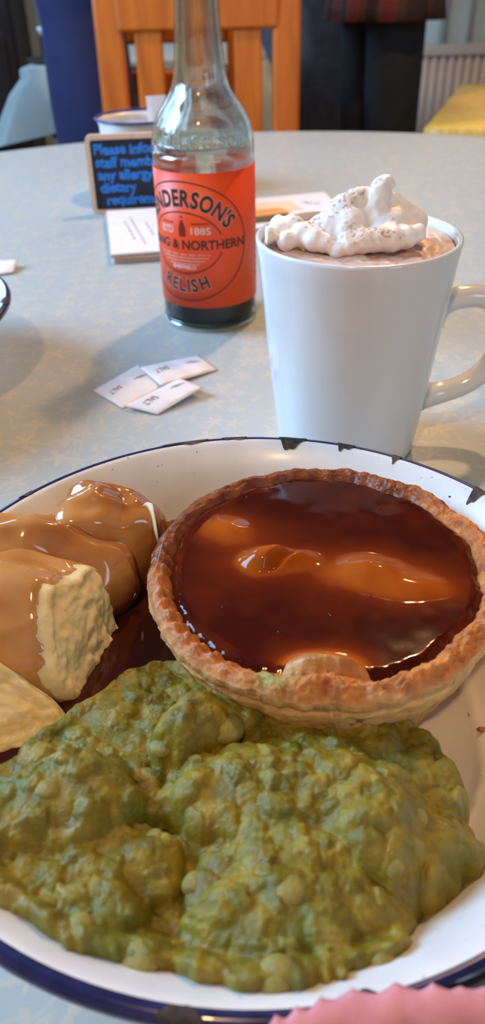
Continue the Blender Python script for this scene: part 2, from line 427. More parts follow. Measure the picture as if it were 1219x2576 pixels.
# pendant lamps
for i, ((lx, ly, lz), pw) in enumerate(LAMPS):
    t = empty('pendant_lamp', (lx, ly, lz), ['dark metal pendant lamp hanging above the chair side of the table', 'dark metal pendant lamp hanging near the back wall', 'dark metal pendant lamp hanging behind the photographer'][i], 'lamp', 'pendant lamps')
    G().lathe([(.0, .20), (.03, .20), (.045, .16), (.10, .08), (.15, .0), (.146, .0), (.097, .075), (.042, .152), (.0, .19)], (lx, ly, lz - .04), 40).build('lamp_shade', M['shade'], t, rel=False)
    G().lathe([(0, -.035), (.02, -.028), (.033, -.008), (.033, .008), (.022, .03), (.014, .05), (0, .055)], (lx, ly, lz), 24).build('bulb', M['bulb'], t, rel=False)
    G().tube([(lx, ly, lz + .16), (lx, ly, ZC)], .004, 8).build('cord', M['cord'], t, rel=False)
    l = bpy.data.lights.new('pendant_light', 'SPOT'); l.energy = pw * 2.2; l.color = LAMP_COLOR; l.shadow_soft_size = .045; l.spot_size = radians(150); l.spot_blend = .5
    o = bpy.data.objects.new('pendant_light', l); COL.objects.link(o); o.parent = t; o.location = (0, 0, -.045)

# radiator and pipes on the back wall
rx0, rx1, ry, rz0, rz1 = .88, 2.1, 4.29, .10, .60
t = empty('radiator', ((rx0 + rx1) / 2, ry, 0), 'cream ribbed wall radiator behind the yellow table', 'radiator')
G().box((rx0, ry + .02, rz0), (rx1, ry + .06, rz1 - .015)).build('panel', M['radiator'], t, smooth=False, rel=False, bevel=.004)
G().box((rx0 - .005, ry - .012, rz1 - .045), (rx1 + .005, ry + .085, rz1)).build('top_cover', M['radiator'], t, smooth=False, rel=False, bevel=.006)
G().box((rx0, ry - .004, rz0), (rx1, ry + .02, rz0 + .03)).build('bottom_channel', M['radiator'], t, smooth=False, rel=False, bevel=.004)
rib = None; nr = 29
for k in range(nr):
    x = rx0 + .025 + k * (rx1 - rx0 - .05) / (nr - 1)
    if rib is None:
        gg = G(); pr = [(-.014, .022), (-.011, .004), (-.006, -.002), (.006, -.002), (.011, .004), (.014, .022)]
        v = [(x + a, ry + b, z) for z in (rz0 + .028, rz1 - .044) for a, b in pr]; n = len(pr)
        gg.add(v, [[i, i + 1, n + i + 1, n + i] for i in range(n - 1)] + [list(range(n))[::-1], list(range(n, 2 * n))])
        rib = gg.build('rib', M['radiator'], t, rel=False); rx_first = x
    else: share(rib, t, (x - rx_first, 0, 0))
for x in (rx0 + .15, rx1 - .15): G().box((x - .02, ry + .06, .2), (x + .02, Y1 - .004, .5)).build('bracket', M['radiator'], t, smooth=False, rel=False)
for x in (rx0 + .1, rx1 - .1): G().tube([(x, ry + .03, 0), (x, ry + .03, rz0 + .01)], .011, 10).build('valve_pipe', M['pipe'], t, rel=False)
for x, r, lab in ((1.045, .018, 'pale painted pipe rising up the back wall, nearer the plaid shirt'), (1.175, .013, 'thinner painted pipe rising up the back wall, under the shelf')):
    t = empty('wall_pipe', (x, Y1 - .03, .6), lab, 'pipe')
    G().tube([(x, Y1 - .03, .605), (x, Y1 - .03, ZC)], r, 12).build('tube', M['pipe'] if r > .015 else M['radiator'], t, rel=False)
    for z in (.9, 1.8): G().box((x - r * 1.5, Y1 - .03, z), (x + r * 1.5, Y1, z + .02)).build('clip', M['pipe'], t, smooth=False, rel=False)
t = empty('wall_shelf', (1.45, Y1 - .1, .9), 'brown wooden shelf fixed to the back wall above the radiator', 'shelf')
G().box((1.13, Y1 - .2, .945), (1.9, Y1, .985)).build('board', M['tablewood'], t, smooth=False, rel=False, bevel=.004)
for x in (1.3, 1.75): G().box((x, Y1 - .15, .84), (x + .03, Y1, .945)).build('bracket', M['tablewood'], t, smooth=False, rel=False)

# ------------------------------------------------------------------ background furniture and people
def wood_chair(name, x, y, yaw, w, label, nslat=3, rails=(), top=(.105, .20), rz_low=None):
    """back rest centred on x,y; seat extends towards -y (local)"""
    t = empty(name, (x, y, 0), label, 'chair'); t.rotation_euler = (0, 0, yaw)
    def B(nm, g, bevel=.004):
        o = g.build(nm, M['chair'], None, smooth=False, rel=False, bevel=bevel, origin=(0, 0, 0)); o.parent = t; return o
    hw = w / 2; pt = .048; sz = .45
    for s in (-1, 1):
        g = G(); g.bar((s * (hw - pt / 2), -.03, 0), (s * (hw - pt / 2), -.02, sz), pt, .04, (0, 1, 0)); B('leg', g)
        g = G(); g.bar((s * (hw - pt / 2), -.02, sz), (s * (hw - pt / 2), .02, TZ + top[1] + .02), pt, .035, (0, 1, 0)); B('back_post', g, .006)
        g = G(); g.bar((s * (hw - .022), -.40, 0), (s * (hw - .022), -.40, sz - .03), .042, .042, (0, 1, 0)); B('leg', g)
    def rail(z0, z1, nm): 
        g = G(); yy = .0; g.box((-hw + pt * .8, yy - .010, TZ + z0), (hw - pt * .8, yy + .014, TZ + z1)); B(nm, g, .005)
    rail(top[0], top[1], 'top_rail')
    for z0, z1 in rails: rail(z0, z1, 'cross_rail')
    iw = w - 2 * pt
    lowz = sz + .08
    if nslat:
        g = G(); g.box((-hw + pt * .8, -.022, lowz), (hw - pt * .8, .0, lowz + .05)); B('lower_rail', g)
    for k in range(nslat):
        cx = (-.5 + (k + .5) / nslat) * iw * 1.0
        g = G(); g.bar((cx, -.014, lowz + .03), (cx, .004, TZ + top[0] + .01), .048, .014, (0, 1, 0)); B('slat', g, .003)
    g = G(); g.box((-hw + .005, -.42, sz - .03), (hw - .005, -.03, sz + .006)); B('seat', g, .008)
    for s in (-1, 1): g = G(); g.box((s * hw - (s > 0) * .03 - (s < 0) * .0, -.38, .18), (s * hw + (s < 0) * .03, -.04, .205)); B('stretcher', g)
    return t
ya = 1.56
xa0 = PY(240, 0, ya)[0]; xa1 = PY(752, 0, ya)[0]
wood_chair('dining_chair', (xa0 + xa1) / 2 - .002, ya, radians(0), xa1 - xa0 + .01, 'orange-brown wooden slat-back chair facing the round table behind the bottle', 3, (), (.098, .21))
wood_chair('dining_chair', -.125, 1.99, radians(180 - 10), .34, 'orange-brown ladder-back chair seen through the slats of the nearer chair', 0, ((-.17, -.115), (-.05, -.005), (.05, .105)), (.16, .24))

def square_table(name, x0, x1, y0, y1, drop, mat, label, clab, flare, seed, place=None, TZ=TZ):
    t = empty(name, ((x0 + x1) / 2, (y0 + y1) / 2, 0), label, 'table')
    G().box((x0 + .01, y0 + .01, TZ - .03), (x1 - .01, y1 - .01, TZ - .002)).build('tabletop', M['tablewood'], t, smooth=False, rel=False, bevel=.004)
    for x in (x0 + .08, x1 - .08):
        for y in (y0 + .08, y1 - .08): G().bar((x, y, 0), (x, y, TZ - .03), .045, .045, (0, 1, 0)).build('leg', M['pipe'], t, smooth=False, rel=False)
    # cloth: top plus hanging skirt that flares out at the corners
    prm = []
    def edge(a, b, n):
        for k in range(n): prm.append(tuple(np.array(a) + (np.array(b) - np.array(a)) * k / n))
    edge((x0, y0), (x1, y0), 24); edge((x1, y0), (x1, y1), 24); edge((x1, y1), (x0, y1), 24); edge((x0, y1), (x0, y0), 24)
    cx, cy = (x0 + x1) / 2, (y0 + y1) / 2; v = []; f = []; n = len(prm)
    lev = [(.0, 0.0), (.985, 0.0), (1.0, -.004), (1.0, -.02), (1.0, -.33), (1.0, -.66), (1.0, -1.0)]
    for j, (s, zz) in enumerate(lev):
        for k, (px, py) in enumerate(prm):
            corner = max(0, 1 - min(abs(abs(px - cx) - (x1 - x0) / 2) + abs(abs(py - cy) - (y1 - y0) / 2), .2) / .2)
            fl = (flare * corner ** 2 + .012 * sin(k * .9 + seed) + .006) * (abs(zz) if j > 3 else 0)
            dx, dy = px - cx, py - cy; L = hypot(dx, dy)
            z = TZ + .002 + (zz * drop if j > 3 else zz) - (abs(zz) * .05 * corner if j > 3 else 0)
            v.append((cx + dx * s * 1.004 + dx / L * fl, cy + dy * s * 1.004 + dy / L * fl, z))
    for j in range(len(lev) - 1):
        for k in range(n): f.append([j * n + k, j * n + (k + 1) % n, (j + 1) * n + (k + 1) % n, (j + 1) * n + k])
    o = mk('tablecloth', v, f, mat, rel=False, origin=(cx, cy, 0)); tag(o, clab, 'tablecloth')
    if place:
        for q in (t, o): q.location = (place[0], place[1], 0); q.rotation_euler = (0, 0, place[2])
    return t
square_table('cafe_table', -.49, .09, 2.06, 2.64, .105, M['pale_cloth'], 'small square cafe table behind the wooden chairs', 'pale grey cloth hanging over the small table behind the chairs', .10, 1)
yb, yf = P(1160, 212, -.06)[:2], P(1068, 322, -.06)[:2]; yd = yb - yf; yl = hypot(*yd); yp = np.array((yd[1], -yd[0])) / yl; ycn = (yb + yf) / 2 + yp * .34
square_table('cafe_table', -.34, .34, -yl / 2, yl / 2, .26, M['yellow_cloth'], 'square cafe table standing in front of the radiator', 'yellow patterned cloth hanging over the table by the radiator', .05, 3, (ycn[0], ycn[1], atan2(yd[1], yd[0]) - pi / 2), TZ - .06)
# white bowl on the far table
t = empty('soup_bowl', (-.40, 2.2, TZ), 'white bowl standing on the far pale-clothed table', 'bowl')
G().lathe([(0, .006), (.02, .006), (.035, .02), (.062, .062), (.066, .064), (.066, .06), (.04, .018), (.03, 0), (0, 0)], (-.40, 2.2, .0115), 40).build('bowl_body', M['ceramic'], t)
tag(G().lathe([(0, 0), (.09, 0), (.1, .008), (.097, .008), (.088, .002), (0, .002)], (-.40, 2.2, .0025), 40).build('saucer', M['darkwood']), 'dark saucer under the white bowl on the far table', 'saucer')
del t

def black_chair(x, y, yaw, label, hs=.84):
    t = empty('padded_chair', (x, y, 0), label, 'chair', 'black padded chairs'); t.rotation_euler = (0, 0, yaw); t.scale = (1, 1, hs)
    def B(nm, g, m, bevel=.0, sm=False):
        o = g.build(nm, m, None, smooth=sm, rel=False, bevel=bevel, origin=(0, 0, 0)); o.parent = t; return o
    B('seat', G().box((-.21, -.42, .42), (.21, 0, .49)), M['black_cloth'], .025)
    B('backrest', G().box((-.21, -.03, .52), (.21, .03, .93), Matrix.Rotation(radians(-7), 3, 'X')), M['black_cloth'], .028)
    for sx in (-1, 1):
        B('leg', G().bar((sx * .19, -.40, 0), (sx * .19, -.38, .43), .025, .025, (0, 1, 0)), M['darkwood'])
        B('leg', G().bar((sx * .19, .02, 0), (sx * .19, -.02, .43), .025, .025, (0, 1, 0)), M['darkwood'])
        B('back_upright', G().bar((sx * .17, -.02, .43), (sx * .17, .01, .6), .02, .02, (0, 1, 0)), M['darkwood'])
black_chair(-.92, 2.85, 0.1, 'black padded chair at the far left behind the pale table, the left of two')
black_chair(-.44, 3.05, -.05, 'black padded chair behind the white bowl, the right of two')
black_chair(.06, 3.62, -.1, 'black padded chair seen between the slat and right post of the wooden chair', .76)
t = empty('tall_cupboard', (-1.17, 4.28, 0), 'dark wooden cupboard in the far left corner of the room', 'cupboard')
G().box((-1.43, 4.14, 0), (-.98, 4.44, 1.9)).build('body', M['darkwood'], t, smooth=False, rel=False, bevel=.005)
for k in (0, 1):
    d = G().box((-1.42 + k * .22, 4.12, .06), (-1.21 + k * .22, 4.14, 1.86)).build('door', M['darkwood'], t, smooth=False, rel=False, bevel=.004)
    G().tube([(-1.23 + k * .05, 4.12, .95), (-1.23 + k * .05, 4.10, .95)], .01, 10).build('knob', M['pipe'], d, rel=False)

# people: one continuous skinned body each, clothes as children
def skin_obj(name, verts, edges, radii, mat, parent, root=0, sub=2):
    me = bpy.data.meshes.new(name); me.from_pydata([tuple(v) for v in verts], edges, [])
    o = bpy.data.objects.new(name, me); COL.objects.link(o); me.materials.append(mat); o.parent = parent
    sk = o.modifiers.new('skin', 'SKIN'); sk.use_smooth_shade = True; sk.branch_smoothing = .6
    for i, r in enumerate(radii):
        d = me.skin_vertices[0].data[i]; d.radius = (r, r) if not hasattr(r, '__len__') else r; d.use_root = (i == root)
    sb = o.modifiers.new('sub', 'SUBSURF'); sb.levels = sub; sb.render_levels = sub
    return o
def person(x, y, yaw, label, trouser, top, topname, hem, long_coat=False, legsep=.085, armb=.0, hairm='hair', fold=False):
    t = empty('person', (x, y, 0), label, 'person'); t.rotation_euler = (0, 0, yaw)
    V = []; E = []; Rr = []
    def a(p, r, frm=None):
        V.append(p); Rr.append(r); i = len(V) - 1
        if frm is not None: E.append((frm, i))
        return i
    pel = a((0, 0, .93), (.13, .10)); sp = a((0, .01, 1.12), (.125, .095), pel); ch = a((0, 0, 1.32), (.15, .105), sp); nk = a((0, 0, 1.47), .058, ch); nk2 = a((0, -.015, 1.54), .055, nk)
    h1 = a((0, -.02, 1.60), (.072, .082), nk2); h2 = a((0, -.015, 1.68), (.078, .092), h1); h3 = a((0, -.01, 1.75), (.055, .065), h2)
    arms = []
    for s in (-1, 1):
        hip = a((s * legsep, 0, .88), .088, pel); kn = a((s * (legsep + .01), -.01, .50), .058, hip); an = a((s * (legsep + .015), .02, .10), .038, kn); toe = a((s * (legsep + .03), -.12, .035), .032, an)
        sh = a((s * .18, 0, 1.41), .055, ch); el = a((s * (.235 + armb), .02, 1.13), .040, sh); wr = a((s * (.225 + armb), -.06, .90) if not fold else (s * .10, -.20, 1.10), .028, el); pm = a((s * (.22 + armb), -.075, .83) if not fold else (s * .05, -.235, 1.12), (.018, .036), wr)
        arms.append((s, sh, el, wr))
        bx = s * (.22 + armb)
        for k, (dy, L) in enumerate(((-.028, .062), (-.010, .072), (.008, .068), (.026, .052))):
            if fold:
                f1 = a((s * .02, -.25, 1.12 + dy), .0095, pm); f2 = a((s * (.02 - L * .5), -.255, 1.12 + dy), .009, f1); a((s * (.02 - L), -.25, 1.12 + dy), .0075, f2); continue
            f1 = a((bx, -.075 + dy, .79), .0095, pm); f2 = a((bx - s * .006, -.078 + dy, .79 - L * .5), .009, f1); a((bx - s * .018, -.08 + dy, .79 - L), .0075, f2)
        th = a((bx - s * .012, -.115, .84) if not fold else (s * .045, -.26, 1.16), .011, pm); a((bx - s * .02, -.125, .80) if not fold else (s * .02, -.27, 1.18), .009, th)
    skin_obj('body', V, E, Rr, M['skin'], t)
    # face and hair
    gh = G(); vv = []; 
    bm = bmesh.new(); bmesh.ops.create_icosphere(bm, subdivisions=3, radius=1)
    for v in bm.verts:
        p = v.co; v.co = Vector((p.x * .088, p.y * .102 + .0, p.z * .095 + 1.71)) if not (p.y < -.35 and p.z < .35) else Vector((p.x * .078, p.y * .07, p.z * .08 + 1.71))
    me = bpy.data.meshes.new('hair'); bm.to_mesh(me); bm.free(); o = bpy.data.objects.new('hair', me); COL.objects.link(o); me.materials.append(M[hairm]); o.parent = t
    gg = G().tube([(0, -.095, 1.665), (0, -.118, 1.635), (0, -.098, 1.628)], [.008, .013, .008], 8)
    oo = gg.build('nose', M['skin'], None, rel=False, origin=(0, 0, 0)); oo.parent = t
    for s in (-1, 1):
        oo = G().lathe([(0, -.009), (.008, -.005), (.010, 0), (.008, .005), (0, .009)], (s * .03, -.096, 1.665), 10).build('eye', M['ceramic'], None, rel=False, origin=(0, 0, 0)); oo.parent = t
        oo = G().tube([(s * .078, -.01, 1.68), (s * .092, .0, 1.665), (s * .08, -.01, 1.625)], [.010, .014, .007], 8).build('ear', M['skin'], None, rel=False, origin=(0, 0, 0)); oo.parent = t
    oo = G().tube([(-.024, -.098, 1.598), (0, -.104, 1.596), (.024, -.098, 1.598)], [.003, .006, .003], 8).build('mouth', M['inkpale'], None, rel=False, origin=(0, 0, 0)); oo.parent = t
    # trousers
    V = []; E = []; Rr = []
    pel = a((0, 0, .93), (.15, .118)); wst = a((0, 0, 1.03), (.142, .11), pel)
    for s in (-1, 1):
        h = a((s * legsep, 0, .84), .105, pel); m1 = a((s * (legsep + .004), 0, .68), .092, h); k = a((s * (legsep + .01), -.01, .50), .080, m1); m2 = a((s * (legsep + .012), .008, .30), .078, k); a((s * (legsep + .015), .015, .09), .072, m2)
    skin_obj('trousers', V, E, Rr, trouser, t)
    for s in (-1, 1):
        oo = G().tube(catmull([(s * (legsep + .012), .065, .04), (s * (legsep + .015), .02, .055), (s * (legsep + .028), -.07, .05), (s * (legsep + .034), -.16, .034)], 5), [.03, .036, .04, .045, .047, .048, .048, .048, .047, .046, .045, .044, .042, .038, .03, .012], 12, flat=.85).build('shoe', M['shoe'], None, rel=False, origin=(0, 0, 0)); oo.parent = t
    # upper garment: torso and sleeves, with an open lower skirt
    V = []; E = []; Rr = []
    lo = a((0, 0, 1.0 if hem < .95 else 1.08), (.165, .125)); ms = a((0, .01, 1.14), (.158, .122), lo); c2 = a((0, 0, 1.33), (.178, .13), ms); a((0, 0, 1.47), .075, c2)
    for s in (-1, 1):
        sh = a((s * .185, 0, 1.415), .075, c2); el = a((s * (.237 + armb), .02, 1.13), .060, sh); a((s * (.227 + armb), -.055, .92) if not fold else (s * .115, -.185, 1.095), .050, el)
    skin_obj(topname, V, E, Rr, top, t)
    prof = []; nz = 9; seg = 40; v = []; f = []
    for j in range(nz):
        q = j / (nz - 1); z = max(1.05, hem + .08) + (hem - max(1.05, hem + .08)) * q
        for k in range(seg):
            an = 2 * pi * k / seg; fold = 1 + (.05 * sin(an * 7 + 1) + .03 * sin(an * 11)) * q
            rx_, ry_ = (.168 + (.075 if long_coat else .02) * q) * fold, (.13 + (.075 if long_coat else .03) * q) * fold
            v.append((rx_ * cos(an), ry_ * sin(an), z))
    for j in range(nz - 1):
        for k in range(seg): f.append([j * seg + k, j * seg + (k + 1) % seg, (j + 1) * seg + (k + 1) % seg, (j + 1) * seg + k])
    oo = mk(topname + '_skirt', v, f, top, None, rel=False, origin=(0, 0, 0)); oo.parent = t
    md = oo.modifiers.new('solid', 'SOLIDIFY'); md.thickness = .006
    return t
person(-.288, 1.79, radians(100), 'person in navy clothes standing left of the wooden chairs', M['navy_cloth'], M['navy_cloth'], 'jumper', 1.0, legsep=.05, armb=-.02, fold=True)
person(.275, 2.90, radians(195), 'person in a long charcoal coat standing behind the wooden chair', M['black_trouser'], M['char_cloth'], 'coat', .30, long_coat=True, armb=-.04, fold=True)
person(.385, 2.28, radians(118), 'person in a red plaid shirt and black trousers beside the radiator', M['black_trouser'], M['plaid'], 'shirt', .82, legsep=.06, armb=-.05, fold=True).scale = (.84, .84, 1)

# ------------------------------------------------------------------ our round table and its cloth
TCX, TCY, TR = .03, .565, .61
t = empty('round_table', (TCX, TCY, 0), 'round dining table under the grey floral cloth', 'table')
G().lathe([(0, -.03), (TR - .012, -.03), (TR - .004, -.022), (TR - .004, -.008), (TR - .012, -.003), (0, -.003)], (TCX, TCY, 0), 96).build('tabletop', M['tablewood'], t)
G().lathe([(0, .03), (.27, .03), (.27, .05), (.08, .10), (.05, .16), (.045, .6), (.10, .70), (.12, .72), (0, .72)], (TCX, TCY, -TZ), 40).build('pedestal', M['tablewood'], t)
for k in range(4):
    an = pi / 4 + k * pi / 2
    G().bar((TCX, TCY, -TZ + .03), (TCX + .34 * cos(an), TCY + .34 * sin(an), -TZ + .02), .06, .04).build('foot', M['tablewood'], t, smooth=False, bevel=.008)
v = []; seg = 144
lev = [(k / 30 * (TR - .006), 0.0) for k in range(0, 31)] + [(TR - .002, -.001), (TR + .001, -.005), (TR + .002, -.02), (TR + .004, -.07), (TR + .008, -.13), (TR + .012, -.19)]
for (r, z) in lev:
    for k in range(seg):
        an = 2 * pi * k / seg; dr = .02 * sin(an * 13 + .5 * sin(an * 3)) * min(1, max(0, -z - .012) / .18)
        v.append((TCX + (r + dr) * cos(an), TCY + (r + dr) * sin(an), z))
f = []
for j in range(len(lev) - 1):
    for k in range(seg): f.append([j * seg + k, j * seg + (k + 1) % seg, (j + 1) * seg + (k + 1) % seg, (j + 1) * seg + k])
tag(mk('tablecloth', v, f, M['cloth'], origin=(TCX, TCY, TZ)), 'pale grey oilcloth with gold floral sprigs covering the round table', 'tablecloth')

# ------------------------------------------------------------------ enamel dishes
DX, DY = .0016, .1536
IN_PROF = [(0, .004), (.030, .004), (.060, .0042), (.066, .006), (.0705, .0105), (.0755, .018), (.082, .0285), (.0875, .0365), (.0905, .0402), (.0930, .0428), (.0950, .0445), (.0963, .0451)]
RIM_PROF = [(.0963, .0451), (.0972, .0453), (.0981, .0450), (.0989, .0443), (.0994, .0432), (.0993, .0421), (.0986, .0413), (.0976, .0411), (.0968, .0416)]
OUT_PROF = [(.0968, .0416), (.0945, .0412), (.0920, .0388), (.0890, .0350), (.083, .0265), (.0768, .0165), (.0715, .0085), (.067, .0035), (.062, .001), (.03, .0008), (0, .0008)]
_r = np.array([p[0] for p in IN_PROF]); _z = np.array([p[1] for p in IN_PROF])
def dish_z(r): return np.interp(r, _r, _z)
def dish_r(z): return np.interp(z, _z[2:], _r[2:])
def rimpt(th, s):
    """point on the rim strip, s in 0..1 from the white inner curve over the lip to the outside"""
    pr = IN_PROF[-4:] + RIM_PROF[1:]
    q = s * (len(pr) - 1); i = min(int(q), len(pr) - 2); u = q - i
    r = pr[i][0] * (1 - u) + pr[i + 1][0] * u; z = pr[i][1] * (1 - u) + pr[i + 1][1] * u
    dr = pr[i + 1][0] - pr[i][0]; dz = pr[i + 1][1] - pr[i][1]; L = hypot(dr, dz)
    nr_, nz_ = -dz / L, dr / L
    return r + nr_ * .00028, z + nz_ * .00028
def enamel_dish(cx, cy, label, chips):
    t = empty('enamel_dish', (cx, cy, TZ), label, 'dish', 'enamel pie dishes')
    G().lathe(catmull([(r, z, 0) for r, z in IN_PROF], 3)and [(a, b) for a, b, _ in catmull([(r, z, 0) for r, z in IN_PROF], 3)], (cx, cy, 0), 160).build('dish_bowl', M['enamel'], t)
    G().lathe(OUT_PROF, (cx, cy, 0), 120).build('dish_outside', M['enamel'], t)
    G().lathe([(a, b) for a, b, _ in catmull([(r, z, 0) for r, z in RIM_PROF], 3)], (cx, cy, 0), 160).build('rim', M['navy'], t)['label'] = 'navy enamel rolled rim'
    for (th, hw_, s0, s1, sd) in chips:
        n = 26; ms = 5; v = []; f = []; rr = random.Random(sd)
        p1, p2, p3 = [rr.uniform(0, 6) for _ in range(3)]; lo = [.05 * sin(k * .22 + p1) + .02 * sin(k * .6 + p2) for k in range(n)]; hi = [.02 * sin(k * .4 + p3) for k in range(n)]
        for k in range(n):
            q = k / (n - 1) * 2 - 1; env = (1 - abs(q) ** 3.5)
            mid = (s0 + s1) / 2; a0 = mid + (s0 - mid) * env + lo[k] * env; a1 = mid + (s1 - mid) * env + hi[k] * env
            for j in range(ms):
                ss = a0 + (a1 - a0) * j / (ms - 1); r, z = rimpt(0, min(1, max(0, ss))); an = th + q * hw_
                v.append((cx + r * cos(an), cy + r * sin(an), z))
        for k in range(n - 1):
            for j in range(ms - 1): f.append([k * ms + j, (k + 1) * ms + j, (k + 1) * ms + j + 1, k * ms + j + 1])
        mk('chip', v, f, M['chip'], t)
    return t
def th_px(px, py, z=.0455):
    p = P(px, py, z); return atan2(p[1] - DY, p[0] - DX)
chips = [(th_px(735, 1108), .055, .12, .62, 1), (th_px(872, 1116), .035, .16, .6, 2), (th_px(1003, 1142), .02, .2, .6, 3), (th_px(1216, 1228), .028, .10, .7, 4), (th_px(470, 1128), .10, .27, .6, 5), (th_px(590, 1106), .05, .25, .55, 6),
         (th_px(450, 2560), .045, .33, .6, 7), (th_px(930, 2545), .05, .22, .5, 9), (th_px(60, 1240), .03, .3, .6, 10)]
enamel_dish(DX, DY, 'chipped white enamel dish with navy rim holding the pie and peas', chips)
D2 = P(11, 778, .044)
enamel_dish(D2[0] - .0985, D2[1], 'white enamel dish with navy rim at the left edge of the table', [(.1, .06, .2, .6, 21), (2.4, .1, .2, .6, 22)])

# ------------------------------------------------------------------ pie
PCX, PCY, PR = .0236, .1768, .0525
EDGE_Z = .0455
def pie_world(px, py, z=EDGE_Z): p = P(px, py, z); return p[0] - PCX, p[1] - PCY
BA = pie_world(815, 1665, .046); VB = pie_world(665, 1400, .046); VC = pie_world(745, 1392, .046); BB = pie_world(945, 1430, .046); BC = pie_world(570, 1315); BD = pie_world(1080, 1470)
def gauss(x, y, c, rx_, ry_=None, p=2.0):
    ry_ = ry_ or rx_; return np.exp(-(((x - c[0]) / rx_) ** 2 + ((y - c[1]) / ry_) ** 2) ** (p / 2))
def lid_h(x, y):
    h = .0393 + .0022 * gauss(x, y, pie_world(790, 1415), .030, .012) + .0012 * gauss(x, y, pie_world(560, 1330), .016, .012) + .0008 * fbm(x * 60, y * 60, seed=3, oct=3)
    h = h + .0088 * gauss(x, y, (BA[0], BA[1] - .003), .0125, .0100, 2.6) + .0072 * gauss(x, y, (BA[0] - .001, BA[1] - .011), .0130, .0090, 3)
    h = h + .0068 * gauss(x, y, VB, .0075, .0060, 2.5) + .0045 * gauss(x, y, VC, .0065, .0042)
    h = h + .0066 * gauss(x, y, BB, .0105, .0085) + .0040 * gauss(x, y, BC, .011, .008) + .0048 * gauss(x, y, BD, .010, .007)
    # the slit cut between the two raised lips
    sx_, sy_ = (VB[0] + VC[0]) / 2 + .0005, (VB[1] + VC[1]) / 2 - .001
    ca, sa = cos(.75), sin(.75); u = (x - sx_) * ca + (y - sy_) * sa; vv = -(x - sx_) * sa + (y - sy_) * ca
    h = h - .0045 * np.exp(-(vv / .0013) ** 2 - (u / .0060) ** 4)
    return h
GR_LEVEL = .0438
def bare(x, y):      # where pastry stays dry and above the gravy
    return gauss(x, y, (BA[0], BA[1] - .0085), .0125, .0130, 4.0)
pie = empty('meat_pie', (PCX, PCY, TZ + .004), 'round shortcrust pie flooded with brown gravy in the enamel dish', 'pie')
NT = 900
th = np.arange(NT) * 2 * pi / NT
crimp = np.cos(th * 58 + 3.2 * fbm(np.cos(th) * 1.5, np.sin(th) * 1.5, oct=2, seed=7)) * .5 + .5
cz = .12 + .88 * sstep(radians(50), radians(20), np.abs(th - radians(200)))   # the crimps are crisp only along the left side
crimp *= .55 + .45 * np.clip(1 + pn(np.cos(th) * 3, np.sin(th) * 3, seed=8), 0, 1.4)
rn = .0014 * fbm(np.cos(th) * 2.4, np.sin(th) * 2.4, oct=4, seed=5) + .0004 * pn(np.cos(th) * 22, np.sin(th) * 22, seed=6)
# lid and crimped edge: rings from the outer lip inwards
ring = []
rgap = .0072
ss = np.concatenate([np.linspace(0, 1, 22), 1 + np.linspace(.06, 1, 12)])
lidv = []
bmp = np.exp(-((np.mod(th - atan2(BA[1] - .01, BA[0]) + pi, 2 * pi) - pi) / .24) ** 2)      # where the lid bulges up to the edge
front = np.clip(-np.sin(th - .25), 0, 1)             # +1 at the side facing the photographer
rightside = np.clip(np.cos(th), 0, 1)
for s in np.linspace(0, 1, 26):
    r = PR + rn - s * (rgap + .0012 * rightside * sstep(0, 1, np.abs(np.sin(th))))
    hump = np.sin(pi * np.clip(s * .92 + .06, 0, 1)) ** .75
    z = EDGE_Z - .0034 + .0040 * hump + .0012 * pn(np.cos(th) * 3.1, np.sin(th) * 3.1, np.full(NT, s * 2), seed=11) + .0006 * pn(np.cos(th) * 14, np.sin(th) * 14, np.full(NT, s * 6), seed=12)
    z = z + .0016 * (crimp - .5) * cz * sstep(.12, .5, s) * (1 - .4 * sstep(.8, 1, s))
    z = z + .0010 * pn(np.cos(th) * 9, np.sin(th) * 9, np.full(NT, s * 3), seed=13) * front
    z = z - .0010 * s * s + .0034 * bmp * s
    fl_ = .25 + .75 * np.clip(front + .6 * rightside, 0, 1)
    z = z + .0007 * fl_ * fbm(np.cos(th) * 26, np.sin(th) * 26, np.full(NT, s * 8), 4, 14) * sstep(-.01, .12, s)
    r = r + .0005 * fl_ * fbm(np.cos(th) * 20, np.sin(th) * 20, np.full(NT, s * 6), 3, 15) * sstep(1.0, .7, s)
    lidv.append(np.stack([PCX + r * np.cos(th), PCY + r * np.sin(th), z], 1))
r_in = PR + rn - (rgap + .0012 * rightside * sstep(0, 1, np.abs(np.sin(th)))); z_in = lidv[-1][:, 2]
for q in np.linspace(0, 1, 70)[1:]:
    r = r_in * (1 - q); x = r * np.cos(th); y = r * np.sin(th)
    wgt = sstep(0, .09, q)
    z = z_in * (1 - wgt) + lid_h(x, y) * wgt
    lidv.append(np.stack([PCX + x, PCY + y, z], 1))
lidv = np.array(lidv)                       # rings x NT x 3
lv = lidv.transpose(1, 0, 2).reshape(-1, 3); NR = lidv.shape[0]
lf = gridfaces(NT, NR, True)[:, ::-1]
X, Yv, Z = lv[:, 0] - PCX, lv[:, 1] - PCY, lv[:, 2]
TH = np.arctan2(Yv, X); RAD = np.hypot(X, Yv)
n1 = fbm(X * 180, Yv * 180, Z * 180, 4, 21); n2 = fbm(X * 70, Yv * 70, Z * 70, 3, 22)
golden = lerp3((.66, .225, .034), (.34, .070, .007), np.clip(.5 + .8 * n1 + .35 * n2, 0, 1))
pale = np.array((.70, .37, .14)); glaze = np.array((.22, .045, .005)); dark = np.array((.12, .022, .004))
cc = golden
lip = sstep(PR - .0016, PR + .0002, RAD)            # outermost edge stays paler
cc = lerp3(cc, pale, np.clip(lip * .45 + .6 * sstep(.30, .75, n2 + .4 * n1), 0, 1))
CR = np.interp(np.mod(TH, 2 * pi), np.append(th, 2 * pi), np.append(crimp, crimp[0]))
